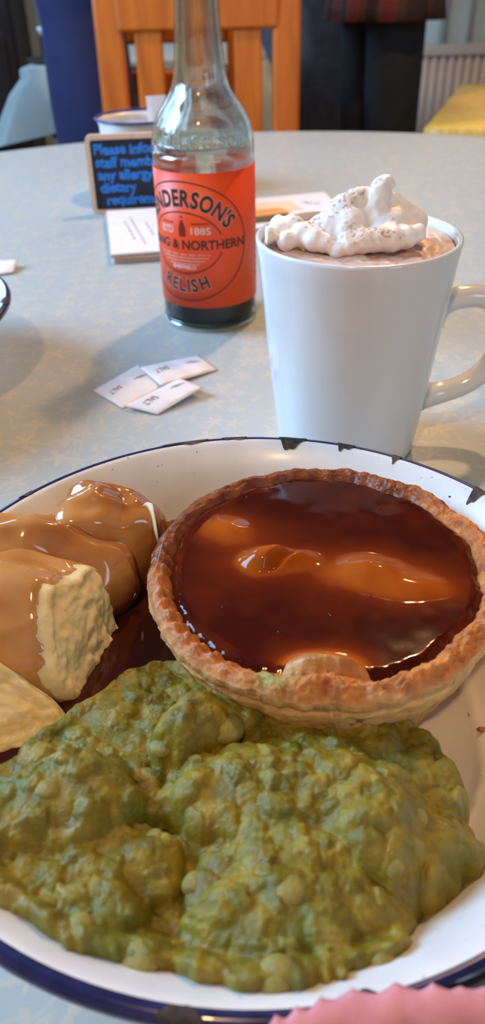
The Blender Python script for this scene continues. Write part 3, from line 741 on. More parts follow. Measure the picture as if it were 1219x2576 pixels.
cc = lerp3(cc, (.45, .17, .035), np.clip((CR - .45) * 1.4, 0, .8) * (1 - lip) * sstep(0, 1, .6 - np.sin(TH + .2)))
# gravy-glazed part of the rim: back and left
gl = sstep(-.25, .35, np.sin(TH) + .25 * np.clip(-np.cos(TH), 0, 1) - .55 * np.clip(np.cos(TH + .1), 0, 1) + .25 * n2) * sstep(-.2, .6, 1 - .55 * lip + n1 * .4)
gl = gl * (1 - .85 * sstep(.55, .9, np.cos(TH)))
cc = lerp3(cc, lerp3(glaze, dark, np.clip(.5 + n1, 0, 1)), np.clip(gl, 0, 1) * .9)
left = np.clip(-np.cos(TH), 0, 1) * sstep(.0, -.5, np.sin(TH) - .35) * (1 - lip)
cc = lerp3(cc, (.42, .14, .025), left * .6 * sstep(.3, .7, CR))
rg = .62 - .45 * np.clip(np.maximum(gl, left * .8 * CR), 0, 1)
inner = RAD < PR - rgap - .001
bp = gauss(X, Yv, (BA[0], BA[1] - .003), .012, .010, 4)
cc[inner] = lerp3((.44, .16, .025), (.62, .31, .09), np.clip(.45 + .9 * n1, 0, 1))[inner]
rg = np.where(inner, .24, rg)
sm_ = P(690, 1712, .044); stain = np.exp(-((lv[:, 0] - sm_[0]) / .0060) ** 2 - ((lv[:, 1] - sm_[1]) / .0035) ** 2); cc = lerp3(cc, (.34, .30, .07), np.clip(stain * 1.3 * (.7 + .6 * n1), 0, .9) * ~inner)   # pea puree smeared on the crust
mk('lid', lv, lf, M['pastry'], pie, cols=cc, attrs={'rgh': rg})
# case: wall from the lip down to the base
prof = [(1.0, EDGE_Z - .0034), (1.002, EDGE_Z - .0046), (.992, EDGE_Z - .0058), (.975, EDGE_Z - .0070), (.980, EDGE_Z - .0080), (.965, EDGE_Z - .010)]
zb = .0055; rb = .0385
for k in range(1, 26):
    q = k / 25; prof.append((.965 + (rb / PR - .965) * (q ** 1.12), EDGE_Z - .010 + (zb - EDGE_Z + .010) * q))
prof += [(rb / PR * .93, zb - .0012), (.4, zb - .0012), (0.0, zb - .0012)]
cv = []
for i, (s, z) in enumerate(prof):
    fade = 1 - sstep(0, 1, (EDGE_Z - z) / .02)
    seam = (.0016 * np.clip(pn(np.cos(th) * 2.2, np.sin(th) * 2.2, seed=31) + .35, 0, 1)) if 2 <= i <= 3 else 0
    r = PR * s + rn * (fade if s > .5 else 0) - seam
    if s > .5: r = r + .0007 * fbm(np.cos(th) * 9, np.sin(th) * 9, np.full(NT, z * 170), 5, 33)
    cv.append(np.stack([PCX + r * np.cos(th), PCY + r * np.sin(th), np.full(NT, z) + (.0007 * pn(np.cos(th) * 3.1, np.sin(th) * 3.1, seed=11) if i < 5 else 0)], 1))
cv[0] = lidv[0].copy()
cv = np.array(cv).transpose(1, 0, 2); nrp = cv.shape[1]; cv = cv.reshape(-1, 3)
X, Yv, Z = cv[:, 0] - PCX, cv[:, 1] - PCY, cv[:, 2]
n1 = fbm(X * 160, Yv * 160, Z * 160, 4, 41); n2 = fbm(X * 45, Yv * 45, Z * 45, 3, 42); hz = sstep(.032, .043, Z)
cc = lerp3((.72, .38, .115), (.82, .50, .19), np.clip(.5 + n1 * .8, 0, 1))
cc = lerp3(cc, (.46, .19, .055), np.clip(hz * .35 + .55 * sstep(.1, .6, n2), 0, .85))
cc = lerp3(cc, (.20, .070, .025), sstep(.5, .8, n1) * .8)
mk('pastry_case', cv, gridfaces(NT, nrp, True), M['pastry'], pie, cols=cc, attrs={'rgh': np.full(len(cv), .72)})
# gravy flooding the lid
rings = []; NG = 90; rmaxg = r_in + .0018 + .0026 * np.clip(np.sin(th - .1), 0, 1) + .0012 * pn(np.cos(th) * 5, np.sin(th) * 5, seed=57) - .0055 * bmp
gv = []
for q in np.linspace(0, 1, NG):
    r = rmaxg * (1 - q); x = r * np.cos(th); y = r * np.sin(th)
    lid = lid_h(x, y)
    film = .0006 - .0032 * bare(x, y)
    z = smax(np.full(NT, GR_LEVEL), lid + film, .0016)
    z = z + .00012 * fbm(x * 90, y * 90, oct=2, seed=51)
    # meniscus down onto the rim
    z = z - .0022 * (1 - sstep(0, .085, q))
    gv.append(np.stack([PCX + x, PCY + y, z], 1))
gv = np.array(gv).transpose(1, 0, 2).reshape(-1, 3)
X, Yv, Z = gv[:, 0] - PCX, gv[:, 1] - PCY, gv[:, 2]
thick = Z - np.where(np.hypot(X, Yv) > (PR - rgap - .003), Z - .0042 - .0018 * pn(X * 90, Yv * 90, seed=58), lid_h(X, Yv))
tt = np.clip((thick - .0004) / .0042, 0, 1) ** .70
tt = np.clip(tt + .05 * fbm(X * 120, Yv * 120, oct=3, seed=52), 0, 1)
cc = lerp3((.42, .092, .007), (.17, .022, .003), np.clip(tt / .50, 0, 1)); cc = lerp3(cc, (.048, .0058, .0022), np.clip((tt - .45) / .55, 0, 1))
mk('gravy', gv, gridfaces(NT, NG, True)[:, ::-1], M['gravy'], pie, cols=cc)['label'] = 'glossy dark brown gravy'
# a few air bubbles in the gravy
bg_ = G()
for (px, py) in ((560, 1528), (548, 1262), (470, 1305), (955, 1278), (828, 1545), (930, 1500), (1040, 1470), (620, 1250), (1130, 1250), (700, 1590)):
    p = P(px, py, GR_LEVEL); rr = .00045
    bg_ = G().lathe([(0, rr * .8), (rr * .7, rr * .6), (rr, 0)], (p[0], p[1], GR_LEVEL), 10)
    mk('bubble', bg_.v, bg_.f, M['gravy'], pie, cols=np.full((len(bg_.v), 3), (.08, .015, .006)))

# ------------------------------------------------------------------ gravy pool in the dish
GL = .0215
nr_, na = 60, 260
an = np.linspace(radians(62), radians(250), na)
gv = []
lim = .0330 + .0022 * pn(np.cos(an) * 4, np.sin(an) * 4, seed=61) - .012 * (1 - sstep(0, .5, an - radians(62))) - .010 * sstep(radians(200), radians(250), an)
lim -= .009 * (1 - sstep(radians(110), radians(135), an))
rlim = dish_r(lim)
for q in np.linspace(0, 1, nr_):
    r = rlim * q; z = np.maximum(GL, dish_z(r) + .0006 * (1 - q ** 8)) ; z = smax(np.full(na, GL), dish_z(r) + .0006 * (1 - q ** 12), .0025)
    gv.append(np.stack([DX + r * np.cos(an), DY + r * np.sin(an), z], 1))
gv = np.array(gv).transpose(1, 0, 2).reshape(-1, 3)
film = gv[:, 2] - dish_z(np.hypot(gv[:, 0] - DX, gv[:, 1] - DY))
cc = lerp3((.36, .13, .035), (.045, .010, .006), np.clip((film - .0006) / .006, 0, 1) ** .6)
gp = mk('gravy_pool', gv, gridfaces(na, nr_)[:, ::-1], M['gravy'], cols=cc)
tag(gp, 'dark brown gravy pooled around the potatoes in the dish', 'gravy', kind='stuff')

# ------------------------------------------------------------------ potatoes
def potato(label, c, rad, rot, cut_dir, cut_at, seed, gravy_lo, rs=1.0):
    """a soft lump with one torn side; a thicker gravy coat lies over its top as a part"""
    bm = bmesh.new(); bmesh.ops.create_icosphere(bm, subdivisions=6, radius=1)
    v = np.array([q.co[:] for q in bm.verts]); f = np.array([[x.index for x in q.verts] for q in bm.faces]); bm.free()
    v = np.sign(v) * np.abs(v) ** .88
    v = v * (1 + .16 * fbm(v[:, 0] * 1.1, v[:, 1] * 1.1, v[:, 2] * 1.1, 2, seed) + .13 * (.35 - np.abs(pn(v[:, 0] * 1.5, v[:, 1] * 1.5, v[:, 2] * 1.5, seed + 2))))[:, None]
    rad = np.array(rad); p = v * rad
    Rm = np.array(Matrix.Rotation(rot[2], 3, 'Z') @ Matrix.Rotation(rot[1], 3, 'Y') @ Matrix.Rotation(rot[0], 3, 'X'))
    p = p @ Rm.T
    cdv = np.array(cut_dir, float); cdv /= np.linalg.norm(cdv)
    d = p @ cdv
    rough = .0036 * fbm(p[:, 0] * 75, p[:, 1] * 75, p[:, 2] * 75, 5, seed + 5) + .0030 * np.abs(pn(p[:, 0] * 38, p[:, 1] * 38, p[:, 2] * 38, seed + 9))
    over = d - (cut_at + rough * rs)
    torn = sstep(-.0015, .0015, over)
    p = p - np.outer(np.maximum(over, 0) * .93, cdv)
    p = p + np.outer(torn * .0005 * fbm(p[:, 0] * 420, p[:, 1] * 420, p[:, 2] * 420, 3, seed + 12), cdv)
    w_ = p + np.array(c)
    # keep it above the dish
    zf = dish_z(np.hypot(w_[:, 0] - DX, w_[:, 1] - DY)) + .0008
    w_[:, 2] = np.maximum(w_[:, 2], zf)
    o = mk('potato_chunk', w_, f, M['potato'], None) if False else None
    t = empty('potato_chunk', (c[0], c[1], TZ + float(w_[:, 2].min())), label, 'potato', 'potato chunks in gravy')
    n1 = fbm(w_[:, 0] * 90, w_[:, 1] * 90, w_[:, 2] * 90, 4, seed + 3)
    cc = lerp3((.80, .60, .28), (.88, .73, .42), np.clip(.5 + n1, 0, 1))
    # soaked with gravy low down
    soak = (1 - sstep(gravy_lo, gravy_lo + .010, w_[:, 2] + .004 * n1)) * .8
    cc = lerp3(cc, (.30, .10, .025), soak)
    mk('flesh', w_, f, M['potato'], t, cols=cc)
    # coat over everything that is not torn
    me_n = np.zeros_like(w_); tri = w_[f]; fn = np.cross(tri[:, 1] - tri[:, 0], tri[:, 2] - tri[:, 0])
    for k in range(3): np.add.at(me_n, f[:, k], fn)
    me_n /= np.linalg.norm(me_n, axis=1)[:, None] + 1e-12
    edge = cut_at - .0022 + .0028 * fbm(p[:, 0] * 110, p[:, 1] * 110, p[:, 2] * 110, 3, seed + 7)
    m_ = sstep(-.0006, .0022, edge - d)
    keep = (edge - d > -.0022)
    fk = f[keep[f].all(1)]
    ct = -.00055 + .0015 * m_ + .0004 * m_ * np.clip(pn(w_[:, 0] * 60, w_[:, 1] * 60, w_[:, 2] * 60, seed + 4), -1, 1)
    wc = w_ + me_n * ct[:, None]
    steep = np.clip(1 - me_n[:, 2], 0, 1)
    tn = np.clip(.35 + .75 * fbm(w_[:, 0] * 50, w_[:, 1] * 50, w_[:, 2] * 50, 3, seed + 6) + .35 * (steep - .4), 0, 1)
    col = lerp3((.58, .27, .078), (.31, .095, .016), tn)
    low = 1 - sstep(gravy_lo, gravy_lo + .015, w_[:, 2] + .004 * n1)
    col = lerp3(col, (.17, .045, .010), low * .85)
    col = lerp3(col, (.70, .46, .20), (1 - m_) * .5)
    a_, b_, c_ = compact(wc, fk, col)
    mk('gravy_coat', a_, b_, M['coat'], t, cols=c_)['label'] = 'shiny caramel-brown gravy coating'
    return t
potato('gravy-coated potato chunk furthest back with a pale peeled tip by the pie', (-.0475, .2035, .0300), (.0200, .0130, .0220), (-.10, .25, .25), (1, -.15, .25), .05, 100, .024)
potato('gravy-coated potato chunk in the middle, between the back and front chunks', (-.0650, .1880, .0285), (.0290, .0135, .0225), (-.15, .18, .05), (1, -.35, .15), .05, 140, .026)
potato('large potato chunk with a torn cream side, second from the front', (-.0655, .1660, .0255), (.0370, .0185, .0255), (-.25, .20, -.25), (.90, -.28, .26), .0190, 180, .012, .45)
potato('bare yellow potato chunk at the left edge beside the peas', (-.0800, .1365, .0265), (.0340, .0160, .0215), (-.2, .30, -.28), (.40, -.70, .75), .0050, 220, .010, .4)
# sliver of pale skin standing up at the tip of the furthest chunk
v = []; f = []
for k, q in enumerate(np.linspace(0, 1, 9)):
    a = P(340 + 45 * q, 1285 - 20 * sin(q * 2.2), .0475); b = P(352 + 48 * q, 1290 + 75 * q ** 2, .044 - .004 * q)
    for u in np.linspace(0, 1, 5): v.append(tuple(a * (1 - u) + b * u + np.array((0, 0, .0012 * sin(pi * u)))))
for k in range(8):
    for u in range(4): f.append([k * 5 + u, (k + 1) * 5 + u, (k + 1) * 5 + u + 1, k * 5 + u + 1])
pk_ = [o for o in COL.objects if o.name == 'potato_chunk'][0]
o = mk('peel', v, f, M['potato'], pk_, cols=np.full((len(v), 3), (.84, .74, .55))); md = o.modifiers.new('solid', 'SOLIDIFY'); md.thickness = .0006

# ------------------------------------------------------------------ mushy peas
poly_px = [(310, 1722, .018), (210, 1812, .016), (120, 1870, .018), (10, 1925, .024), (-160, 2000, .03), (-260, 2150, .034), (-110, 2260, .034), (0, 2318, .032), (60, 2375, .031), (150, 2425, .031), (280, 2470, .031), (400, 2490, .030), (440, 2492, .030), (500, 2522, .031), (600, 2535, .033), (760, 2535, .033), (900, 2502, .030), (990, 2465, .026), (1025, 2430, .022), (1030, 2370, .017), (1090, 2335, .016), (1195, 2245, .016), (1210, 2190, .016), (1180, 2090, .016), (1165, 2010, .014), (1120, 1930, .010), (1010, 1868, .008), (850, 1800, .010), (700, 1740, .012), (520, 1700, .014), (420, 1705, .016)]
poly = [tuple(P(*q)[:2]) for q in poly_px]
step = .00036
gx = np.arange(-.090, .062, step); gy = np.arange(.056, .168, step)
GX, GY = np.meshgrid(gx, gy, indexing='ij')
wx = GX + .0022 * fbm(GX * 110, GY * 110, oct=3, seed=70); wy = GY + .0022 * fbm(GX * 110, GY * 110, oct=3, seed=71)
d = sdf_poly(wx, wy, poly)
rr = np.hypot(GX - DX, GY - DY); base = dish_z(rr)
# big lobes (px, py, height, radius)
body = .0300 - .004 * sstep(.02, .05, GX) - .003 * sstep(.12, .16, GY)
lobes = [(480, 1830, .012, .011, 0.8), (120, 2040, .014, .018, .3), (620, 2010, .010, .018, -.2), (940, 2060, .013, .019, -.5), (760, 2180, .010, .014, 0.2), (1070, 2150, .008, .015, .9), (180, 2290, .010, .016, -.2), (740, 2330, .012, .019, .1), (540, 2400, .007, .010, .9), (930, 2360, .008, .012, -.6), (330, 2180, .007, .012, 0), (40, 2220, .008, .012, .3), (560, 2200, .006, .010, 1.2), (560, 1790, .007, .008, 0), (820, 1900, .005, .010, -.3)]
big = np.zeros_like(GX)
for (px, py, hh, r, rot) in lobes:
    c = P(px, py, .034); ca, sa = cos(rot), sin(rot); u = (GX - c[0]) * ca + (GY - c[1]) * sa; v2 = -(GX - c[0]) * sa + (GY - c[1]) * ca
    e = np.sqrt((u / (r * 1.15)) ** 2 + (v2 / (r * .8)) ** 2) + .22 * fbm(GX * 75, GY * 75, oct=3, seed=80)
    big = np.maximum(big, hh * np.sqrt(np.clip(1 - e * e, 0, 1)) ** 1.0)
top = body + big * .98 + .0016 * fbm(GX * 65, GY * 65, oct=3, seed=81)
thk = np.clip(top - base, .0065, None)
ed = np.clip(d / .0062, 0, 1); prof_ = np.sqrt(np.clip(1 - (1 - ed) ** 2, 0, 1))
H = base + thk * prof_
# small crushed-pea lumps
wx2 = GX + .0016 * fbm(GX * 230, GY * 230, oct=3, seed=72); wy2 = GY + .0016 * fbm(GX * 230, GY * 230, oct=3, seed=73)
nl = 900; lump = np.zeros_like(GX); lid_ = np.zeros_like(GX)
for k in range(nl):
    cx, cy = rng.uniform(-.088, .06), rng.uniform(.058, .166); r = rng.choice([.0012, .0018, .0026, .0036, .0046], p=[.12, .25, .30, .22, .11]); asp = rng.uniform(.7, 1.0); ro = rng.uniform(0, pi)
    i0, i1 = np.searchsorted(gx, [cx - r * 1.2, cx + r * 1.2]); j0, j1 = np.searchsorted(gy, [cy - r * 1.2, cy + r * 1.2])
    if i1 - i0 < 2 or j1 - j0 < 2: continue
    sx_, sy_ = wx2[i0:i1, j0:j1] - cx, wy2[i0:i1, j0:j1] - cy; u = sx_ * cos(ro) + sy_ * sin(ro); v2 = -sx_ * sin(ro) + sy_ * cos(ro)
    e = (u / r) ** 2 + (v2 / (r * asp)) ** 2; hh = r * .62 * np.sqrt(np.clip(1 - e, 0, 1)) * rng.uniform(.5, 1)
    sl = lump[i0:i1, j0:j1]; m_ = hh > sl
    sl[:] = smax(hh, sl, .0006) - .00015; tl = lid_[i0:i1, j0:j1]; tl[m_] = rng.uniform(-1, 1)
k_ = np.clip(ed * 1.5, 0, 1)
fine = .00035 * fbm(GX * 380, GY * 380, oct=3, seed=90) + .0012 * pn(GX * 120, GY * 120, seed=91)
H = H + (lump * 1.0 + fine) * k_
H = np.where(d > 0, H, base - .001)
fc = gridfaces(len(gx), len(gy)); dd = d.ravel(); hit = (dd[fc] > -.0003).any(1); fc = fc[hit]
vv = np.stack([GX, GY, H], -1).reshape(-1, 3)
nA = fbm(GX * 55, GY * 55, oct=3, seed=95); nB = fbm(GX * 190, GY * 190, oct=3, seed=96)
cc = lerp3((.150, .122, .006), (.275, .205, .013), np.clip(.45 + .9 * nB + .35 * lid_, 0, 1))
cc = lerp3(cc, (.115, .145, .020), np.clip(sstep(.05, .6, nA) * .7, 0, 1))                       # greener, wetter puree
cc = lerp3(cc, (.33, .28, .07), np.clip(sstep(.55, .95, lid_) * sstep(.0006, .0018, lump), 0, 1) * .7)   # pale crushed skins
pie_near = np.hypot(GX - PCX, GY - PCY) < .056
rg = np.clip(.42 + .15 * nB - .40 * sstep(.15, .45, pn(GX * 420, GY * 420, seed=97)) * sstep(-.1, .4, fbm(GX * 80, GY * 80, oct=2, seed=98)), .10, .7)
vv, fc, cc, rg = compact(vv, fc, cc.reshape(-1, 3), rg.ravel())
mp_ = mk('mushy_peas', vv, fc, M['peas'], cols=cc, attrs={'rgh': rg})
tag(mp_, 'heap of lumpy green mushy peas in the front of the dish', 'mushy peas', kind='stuff')
# peas left whole enough to pick out
pea_src = None
peas_px = [(570, 1815, 1.5), (690, 2545, 0), (370, 1955, 1.2), (720, 2225, 1.3), (690, 2440, 1.2), (490, 2210, .9), (835, 1985, 1.1), (350, 2395, 1.2), (385, 2105, .9), (990, 2160, .8), (120, 1975, .9), (250, 1880, .9), (800, 2470, 1.0), (200, 2330, 1.0), (960, 2400, 1.0), (1050, 2050, .9), (640, 2165, .9), (400, 1850, .9)]
def Hat(x, y):
    i = int(np.clip(np.searchsorted(gx, x), 0, len(gx) - 1)); j = int(np.clip(np.searchsorted(gy, y), 0, len(gy) - 1)); return H[i, j]
for (px, py, sc) in peas_px:
    if sc == 0: continue
    z = .036
    for _ in range(4): q = P(px, py, z); z = Hat(q[0], q[1])
    if pea_src is None:
        bm = bmesh.new(); bmesh.ops.create_icosphere(bm, subdivisions=3, radius=1); v = np.array([a.co[:] for a in bm.verts]); f = [[b.index for b in a.verts] for a in bm.faces]; bm.free()
        v = v * (1 + .10 * fbm(v[:, 0] * 1.2, v[:, 1] * 1.2, v[:, 2] * 1.2, 3, 99))[:, None] * np.array((.0040, .0034, .0026))
        n1 = fbm(v[:, 0] * 300, v[:, 1] * 300, v[:, 2] * 300, 3, 98)
        pea_src = mk('pea', v + np.array([mp_.location.x, mp_.location.y, mp_.location.z - TZ]), f, M['peas'], mp_, cols=lerp3((.22, .19, .03), (.32, .27, .065), np.clip(.5 + n1, 0, 1)), attrs={'rgh': np.full(len(v), .38)})
        o = pea_src
    else: o = share(pea_src, mp_)
    o.location = (q[0] - mp_.location.x, q[1] - mp_.location.y, z + TZ - mp_.location.z - .0020 * sc)
    o.rotation_euler = (random.uniform(-.3, .3), random.uniform(-.3, .3), random.uniform(0, 6.28)); o.scale = (sc * .85,) * 3
# crumbs of pastry on the clean part of the dish
for (px, py, s, lab) in ((1065, 1872, .0013, 'brown pastry crumb beside the peas below the pie'), (1205, 1850, .0011, 'brown pastry crumb on the dish at the right edge')):
    z = .0045; p = P(px, py, z); bm = bmesh.new(); bmesh.ops.create_icosphere(bm, subdivisions=2, radius=s); v = np.array([a.co[:] for a in bm.verts]); f = [[b.index for b in a.verts] for a in bm.faces]; bm.free()
    v = v * (1 + .5 * fbm(v[:, 0] * 900, v[:, 1] * 900, v[:, 2] * 900, 3, int(px)))[:, None] * np.array((1.2, 1, .6)) + np.array((p[0], p[1], float(dish_z(hypot(p[0] - DX, p[1] - DY))) + s * .55))
    tag(mk('crumb', v, f, M['pastry'], cols=np.full((len(v), 3), (.34, .12, .04)), attrs={'rgh': np.full(len(v), .6)}), lab, 'crumb')

# ------------------------------------------------------------------ mug of hot chocolate
MX, MY, MH = .0503, .3214, .099
t = empty('mug', (MX, MY, TZ), 'tall white tapered ceramic mug of hot chocolate behind the dish', 'mug')
prof = [(0, .0012), (.027, .0012), (.0285, .0), (.0305, .0006), (.0318, .004)]
for k in range(1, 15): q = k / 15; prof.append((.0318 + (.0418 - .0318) * q ** .92, .004 + (MH - .006) * q))
prof += [(.0421, MH - .0016), (.0420, MH - .0004), (.0412, MH), (.0402, MH - .0004), (.0395, MH - .002)]
for k in range(1, 12): q = k / 12; prof.append((.0395 - (.0395 - .0285) * q, MH - .002 - (MH - .010) * q))
prof += [(.026, .006), (0, .006)]
G().lathe(prof, (MX, MY, 0), 128).build('mug_body', M['ceramic'], t)
hd = np.array((1.0, .10)); hd /= np.linalg.norm(hd)
hp = [(.0355, .0640), (.0400, .0668), (.0470, .0692), (.0570, .0690), (.0655, .0640), (.0695, .0540), (.0690, .0430), (.0640, .0335), (.0555, .0272), (.0450, .0238), (.0340, .0225)]
pts = catmull([(MX + u * hd[0], MY + u * hd[1], z) for u, z in hp], 6); n = len(pts)
rad = [.0050 + .0040 * max(0, 1 - i / 9) ** 2 + .0022 * max(0, 1 - (n - 1 - i) / 8) ** 2 for i in range(n)]
G().tube(pts, rad, 20).build('handle', M['ceramic'], t)
# drink
v = []; NRr, NTt = 50, 160; a_ = np.arange(NTt) * 2 * pi / NTt; LZ = MH - .0045; dv = []
for q in np.linspace(0, 1, NRr):
    r = .0388 * q; x = r * np.cos(a_); y = r * np.sin(a_)
    z = LZ + .0010 * fbm(x * 150, y * 150, oct=3, seed=110) + .0012 * sstep(.9, 1, q)
    dv.append(np.stack([MX + x, MY + y, z], 1))
dv = np.array(dv).transpose(1, 0, 2).reshape(-1, 3)
n1 = fbm(dv[:, 0] * 120, dv[:, 1] * 120, oct=4, seed=111)
cc = lerp3((.62, .40, .31), (.74, .56, .47), np.clip(.5 + n1, 0, 1))
tag(mk('hot_chocolate', dv, gridfaces(NTt, NRr, True), M['choc'], cols=cc), 'pinkish-brown frothy hot chocolate filling the white mug', 'drink')
# whipped cream: soft blobs melted together, peak curled over to the right
balls = [(986, 464, 0, 1.3), (978, 456, 0, 1.7), (966, 457, 0, 2.3), (957, 472, 0, 3.2), (950, 492, 0, 4.0), (944, 514, 0, 4.8), (941, 545, 0, 6), (940, 575, 0, 7),
         (915, 488, .001, 2.6), (897, 497, 0, 3.2), (872, 514, 0, 4.0), (850, 532, 0, 4.4), (838, 556, -.001, 5), (828, 580, -.002, 5.2), (880, 558, -.004, 5.6), (885, 590, -.006, 6),
         (984, 505, .001, 3.0), (1002, 524, .001, 3.6), (1022, 542, .002, 4.0), (1044, 556, .003, 4.2), (1030, 576, 0, 5), (990, 562, -.003, 5.6), (960, 590, -.006, 6.2), (1010, 592, -.004, 5.2),
         (850, 628, -.012, 3.2), (880, 616, -.013, 3.6), (915, 607, -.013, 4.0), (950, 602, -.013, 4.2), (985, 602, -.013, 4.2), (1020, 597, -.012, 3.8), (1048, 588, -.010, 3.0), (1057, 577, -.010, 1.8),
         (700, 586, .002, 4.2), (735, 572, .006, 4.4), (762, 590, -.004, 4.4), (790, 603, -.008, 4.0), (720, 606, -.006, 3.4), (672, 592, -.004, 3.2), (802, 576, 0, 4.4), (820, 612, -.010, 3.2), (640 + 60, 566, .010, 3.4)]
SC = 100.0; mb = bpy.data.metaballs.new('cream_blobs'); mb.resolution = .055; mb.render_resolution = .055; mb.threshold = .5
mo = bpy.data.objects.new('cream_blobs', mb); COL.objects.link(mo)
for (px, py, dy, r) in balls:
    q = PY(px, py, MY + dy); e = mb.elements.new(); e.co = Vector(((q[0] - MX) * SC, (q[1] - MY) * SC, (max(q[2], LZ - .002) - LZ) * SC)); e.radius = r * .0001 * SC * 17.5; e.stiffness = 3.0
dg = bpy.context.evaluated_depsgraph_get(); me = bpy.data.meshes.new_from_object(mo.evaluated_get(dg))
v = np.array([q.co[:] for q in me.vertices]) / SC; vn = np.array([q.normal[:] for q in me.vertices]); f = [list(p.vertices) for p in me.polygons]
bpy.data.objects.remove(mo); bpy.data.metaballs.remove(mb); bpy.data.meshes.remove(me)
x_, y_, z_ = v.T
v = v + vn * (.00035 * (.4 - np.abs(pn(x_ * 190, y_ * 190, z_ * 190, 130)) * 1.6) + .00016 * fbm(x_ * 420, y_ * 420, z_ * 420, 3, 131))[:, None]
rr_ = np.hypot(v[:, 0], v[:, 1]); k_ = np.minimum(1, .0382 / (rr_ + 1e-9)); v[:, 0] *= k_; v[:, 1] *= k_
hh = v[:, 2]; n1 = fbm(x_ * 160, y_ * 160, z_ * 160, 4, 124); n2 = fbm(x_ * 55, y_ * 55, z_ * 55, 2, 125); n3 = pn(x_ * 800, y_ * 800, z_ * 800, 126)
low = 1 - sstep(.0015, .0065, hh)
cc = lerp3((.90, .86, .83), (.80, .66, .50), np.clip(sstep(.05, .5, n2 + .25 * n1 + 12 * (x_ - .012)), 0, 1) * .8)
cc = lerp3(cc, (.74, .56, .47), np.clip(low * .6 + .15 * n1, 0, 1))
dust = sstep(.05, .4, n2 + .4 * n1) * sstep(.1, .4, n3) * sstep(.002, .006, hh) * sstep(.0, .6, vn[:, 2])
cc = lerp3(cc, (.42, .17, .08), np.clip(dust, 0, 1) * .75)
v = v + np.array((MX, MY, LZ))
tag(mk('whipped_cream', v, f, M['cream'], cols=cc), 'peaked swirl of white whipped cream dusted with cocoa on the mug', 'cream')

# ------------------------------------------------------------------ lettering helper
_tc = {}
def text2d(s, size, bold=0.0):
    key = (s, size, bold)
    if key in _tc: return _tc[key]
    cu = bpy.data.curves.new('lettering', 'FONT'); cu.body = s; cu.size = size; cu.offset = bold; cu.resolution_u = 4; cu.dimensions = '2D'; cu.fill_mode = 'FRONT'
    ob = bpy.data.objects.new('lettering_tmp', cu); COL.objects.link(ob)
    dg = bpy.context.evaluated_depsgraph_get(); me = bpy.data.meshes.new_from_object(ob.evaluated_get(dg))
    bm = bmesh.new(); bm.from_mesh(me); bmesh.ops.triangulate(bm, faces=bm.faces[:]); 
    bmesh.ops.subdivide_edges(bm, edges=[e for e in bm.edges if e.calc_length() > size * .25], cuts=2); bmesh.ops.triangulate(bm, faces=bm.faces[:])
    v = np.array([q.co[:2] for q in bm.verts]) if len(bm.verts) else np.zeros((0, 2)); f = [[x.index for x in q.verts] for q in bm.faces]
    bm.free(); bpy.data.objects.remove(ob); bpy.data.curves.remove(cu); bpy.data.meshes.remove(me)
    _tc[key] = (v, f); return v, f
def adv(ch, size):
    v, _ = text2d('I' + ch + 'I', size); v2, _ = text2d('II', size)
    return (v[:, 0].max() - v2[:, 0].max())

# ------------------------------------------------------------------ relish bottle
BX, BY, BR = -.0175, .4915, .0302
bot = empty('sauce_bottle', (BX, BY, TZ), 'clear glass sauce bottle with an orange label standing behind the sachets', 'bottle')
op = [(.0, .0035), (.018, .0025), (.0265, .0002), (.0288, .0012), (.0300, .0045), (BR - .0002, .009), (BR - .0002, .098), (.0299, .106), (.0290, .1125), (.0268, .1185), (.0235, .1240), (.0195, .1290), (.0168, .1335), (.0152, .1385), (.0142, .146), (.0131, .158), (.0122, .172), (.0116, .186), (.0114, .192), (.0128, .193), (.0134, .195), (.0134, .203), (.0128, .205), (.0112, .205)]
ip = [(.0105, .204), (.0092, .192), (.0098, .172), (.0107, .158), (.0117, .146), (.0127, .1385), (.0143, .1330), (.0172, .1280), (.0210, .1230), (.0244, .1172), (.0264, .1115), (.0272, .105), (.0274, .098), (.0276, .012), (.0266, .0070), (.018, .0052), (0, .0060)]
sm = [(a, b) for a, b, _ in catmull([(r, z, 0) for r, z in op], 3)] + [(a, b) for a, b, _ in catmull([(r, z, 0) for r, z in ip], 3)]
G().lathe(sm, (BX, BY, 0), 96).build('glass', M['glass'], bot)
G().lathe([(0, .0050), (.0185, .0036), (.0274, .0042), (.0292, .0090), (.0292, .052), (.0286, .0525), (0, .0525)], (BX, BY, 0), 64).build('sauce', M['relish'], bot)
LZ0, LZ1, PHI = .0165, .0945, radians(-27)
def wrap(u, z, r): a = PHI + u / BR; return (BX + r * sin(a), BY - r * cos(a), z)
seg = 120; v = []; f = []
for (r, z) in ((BR + .00012, LZ0), (BR + .00012, LZ1), (BR + .00002, LZ1), (BR + .00002, LZ0)):
    for k in range(seg + 1): a = radians(-168 + 336 * k / seg); v.append((BX + r * sin(a), BY - r * cos(a), z))
n = seg + 1
for j in range(4):
    for k in range(seg): f.append([j * n + k, j * n + k + 1, ((j + 1) % 4) * n + k + 1, ((j + 1) % 4) * n + k])
lab = mk('label', v, f, M['orange'], bot)
lab['label'] = 'orange paper label'
LC = .0555; RA, RB = .0400, .0345          # centre height and half-axes of the printed oval
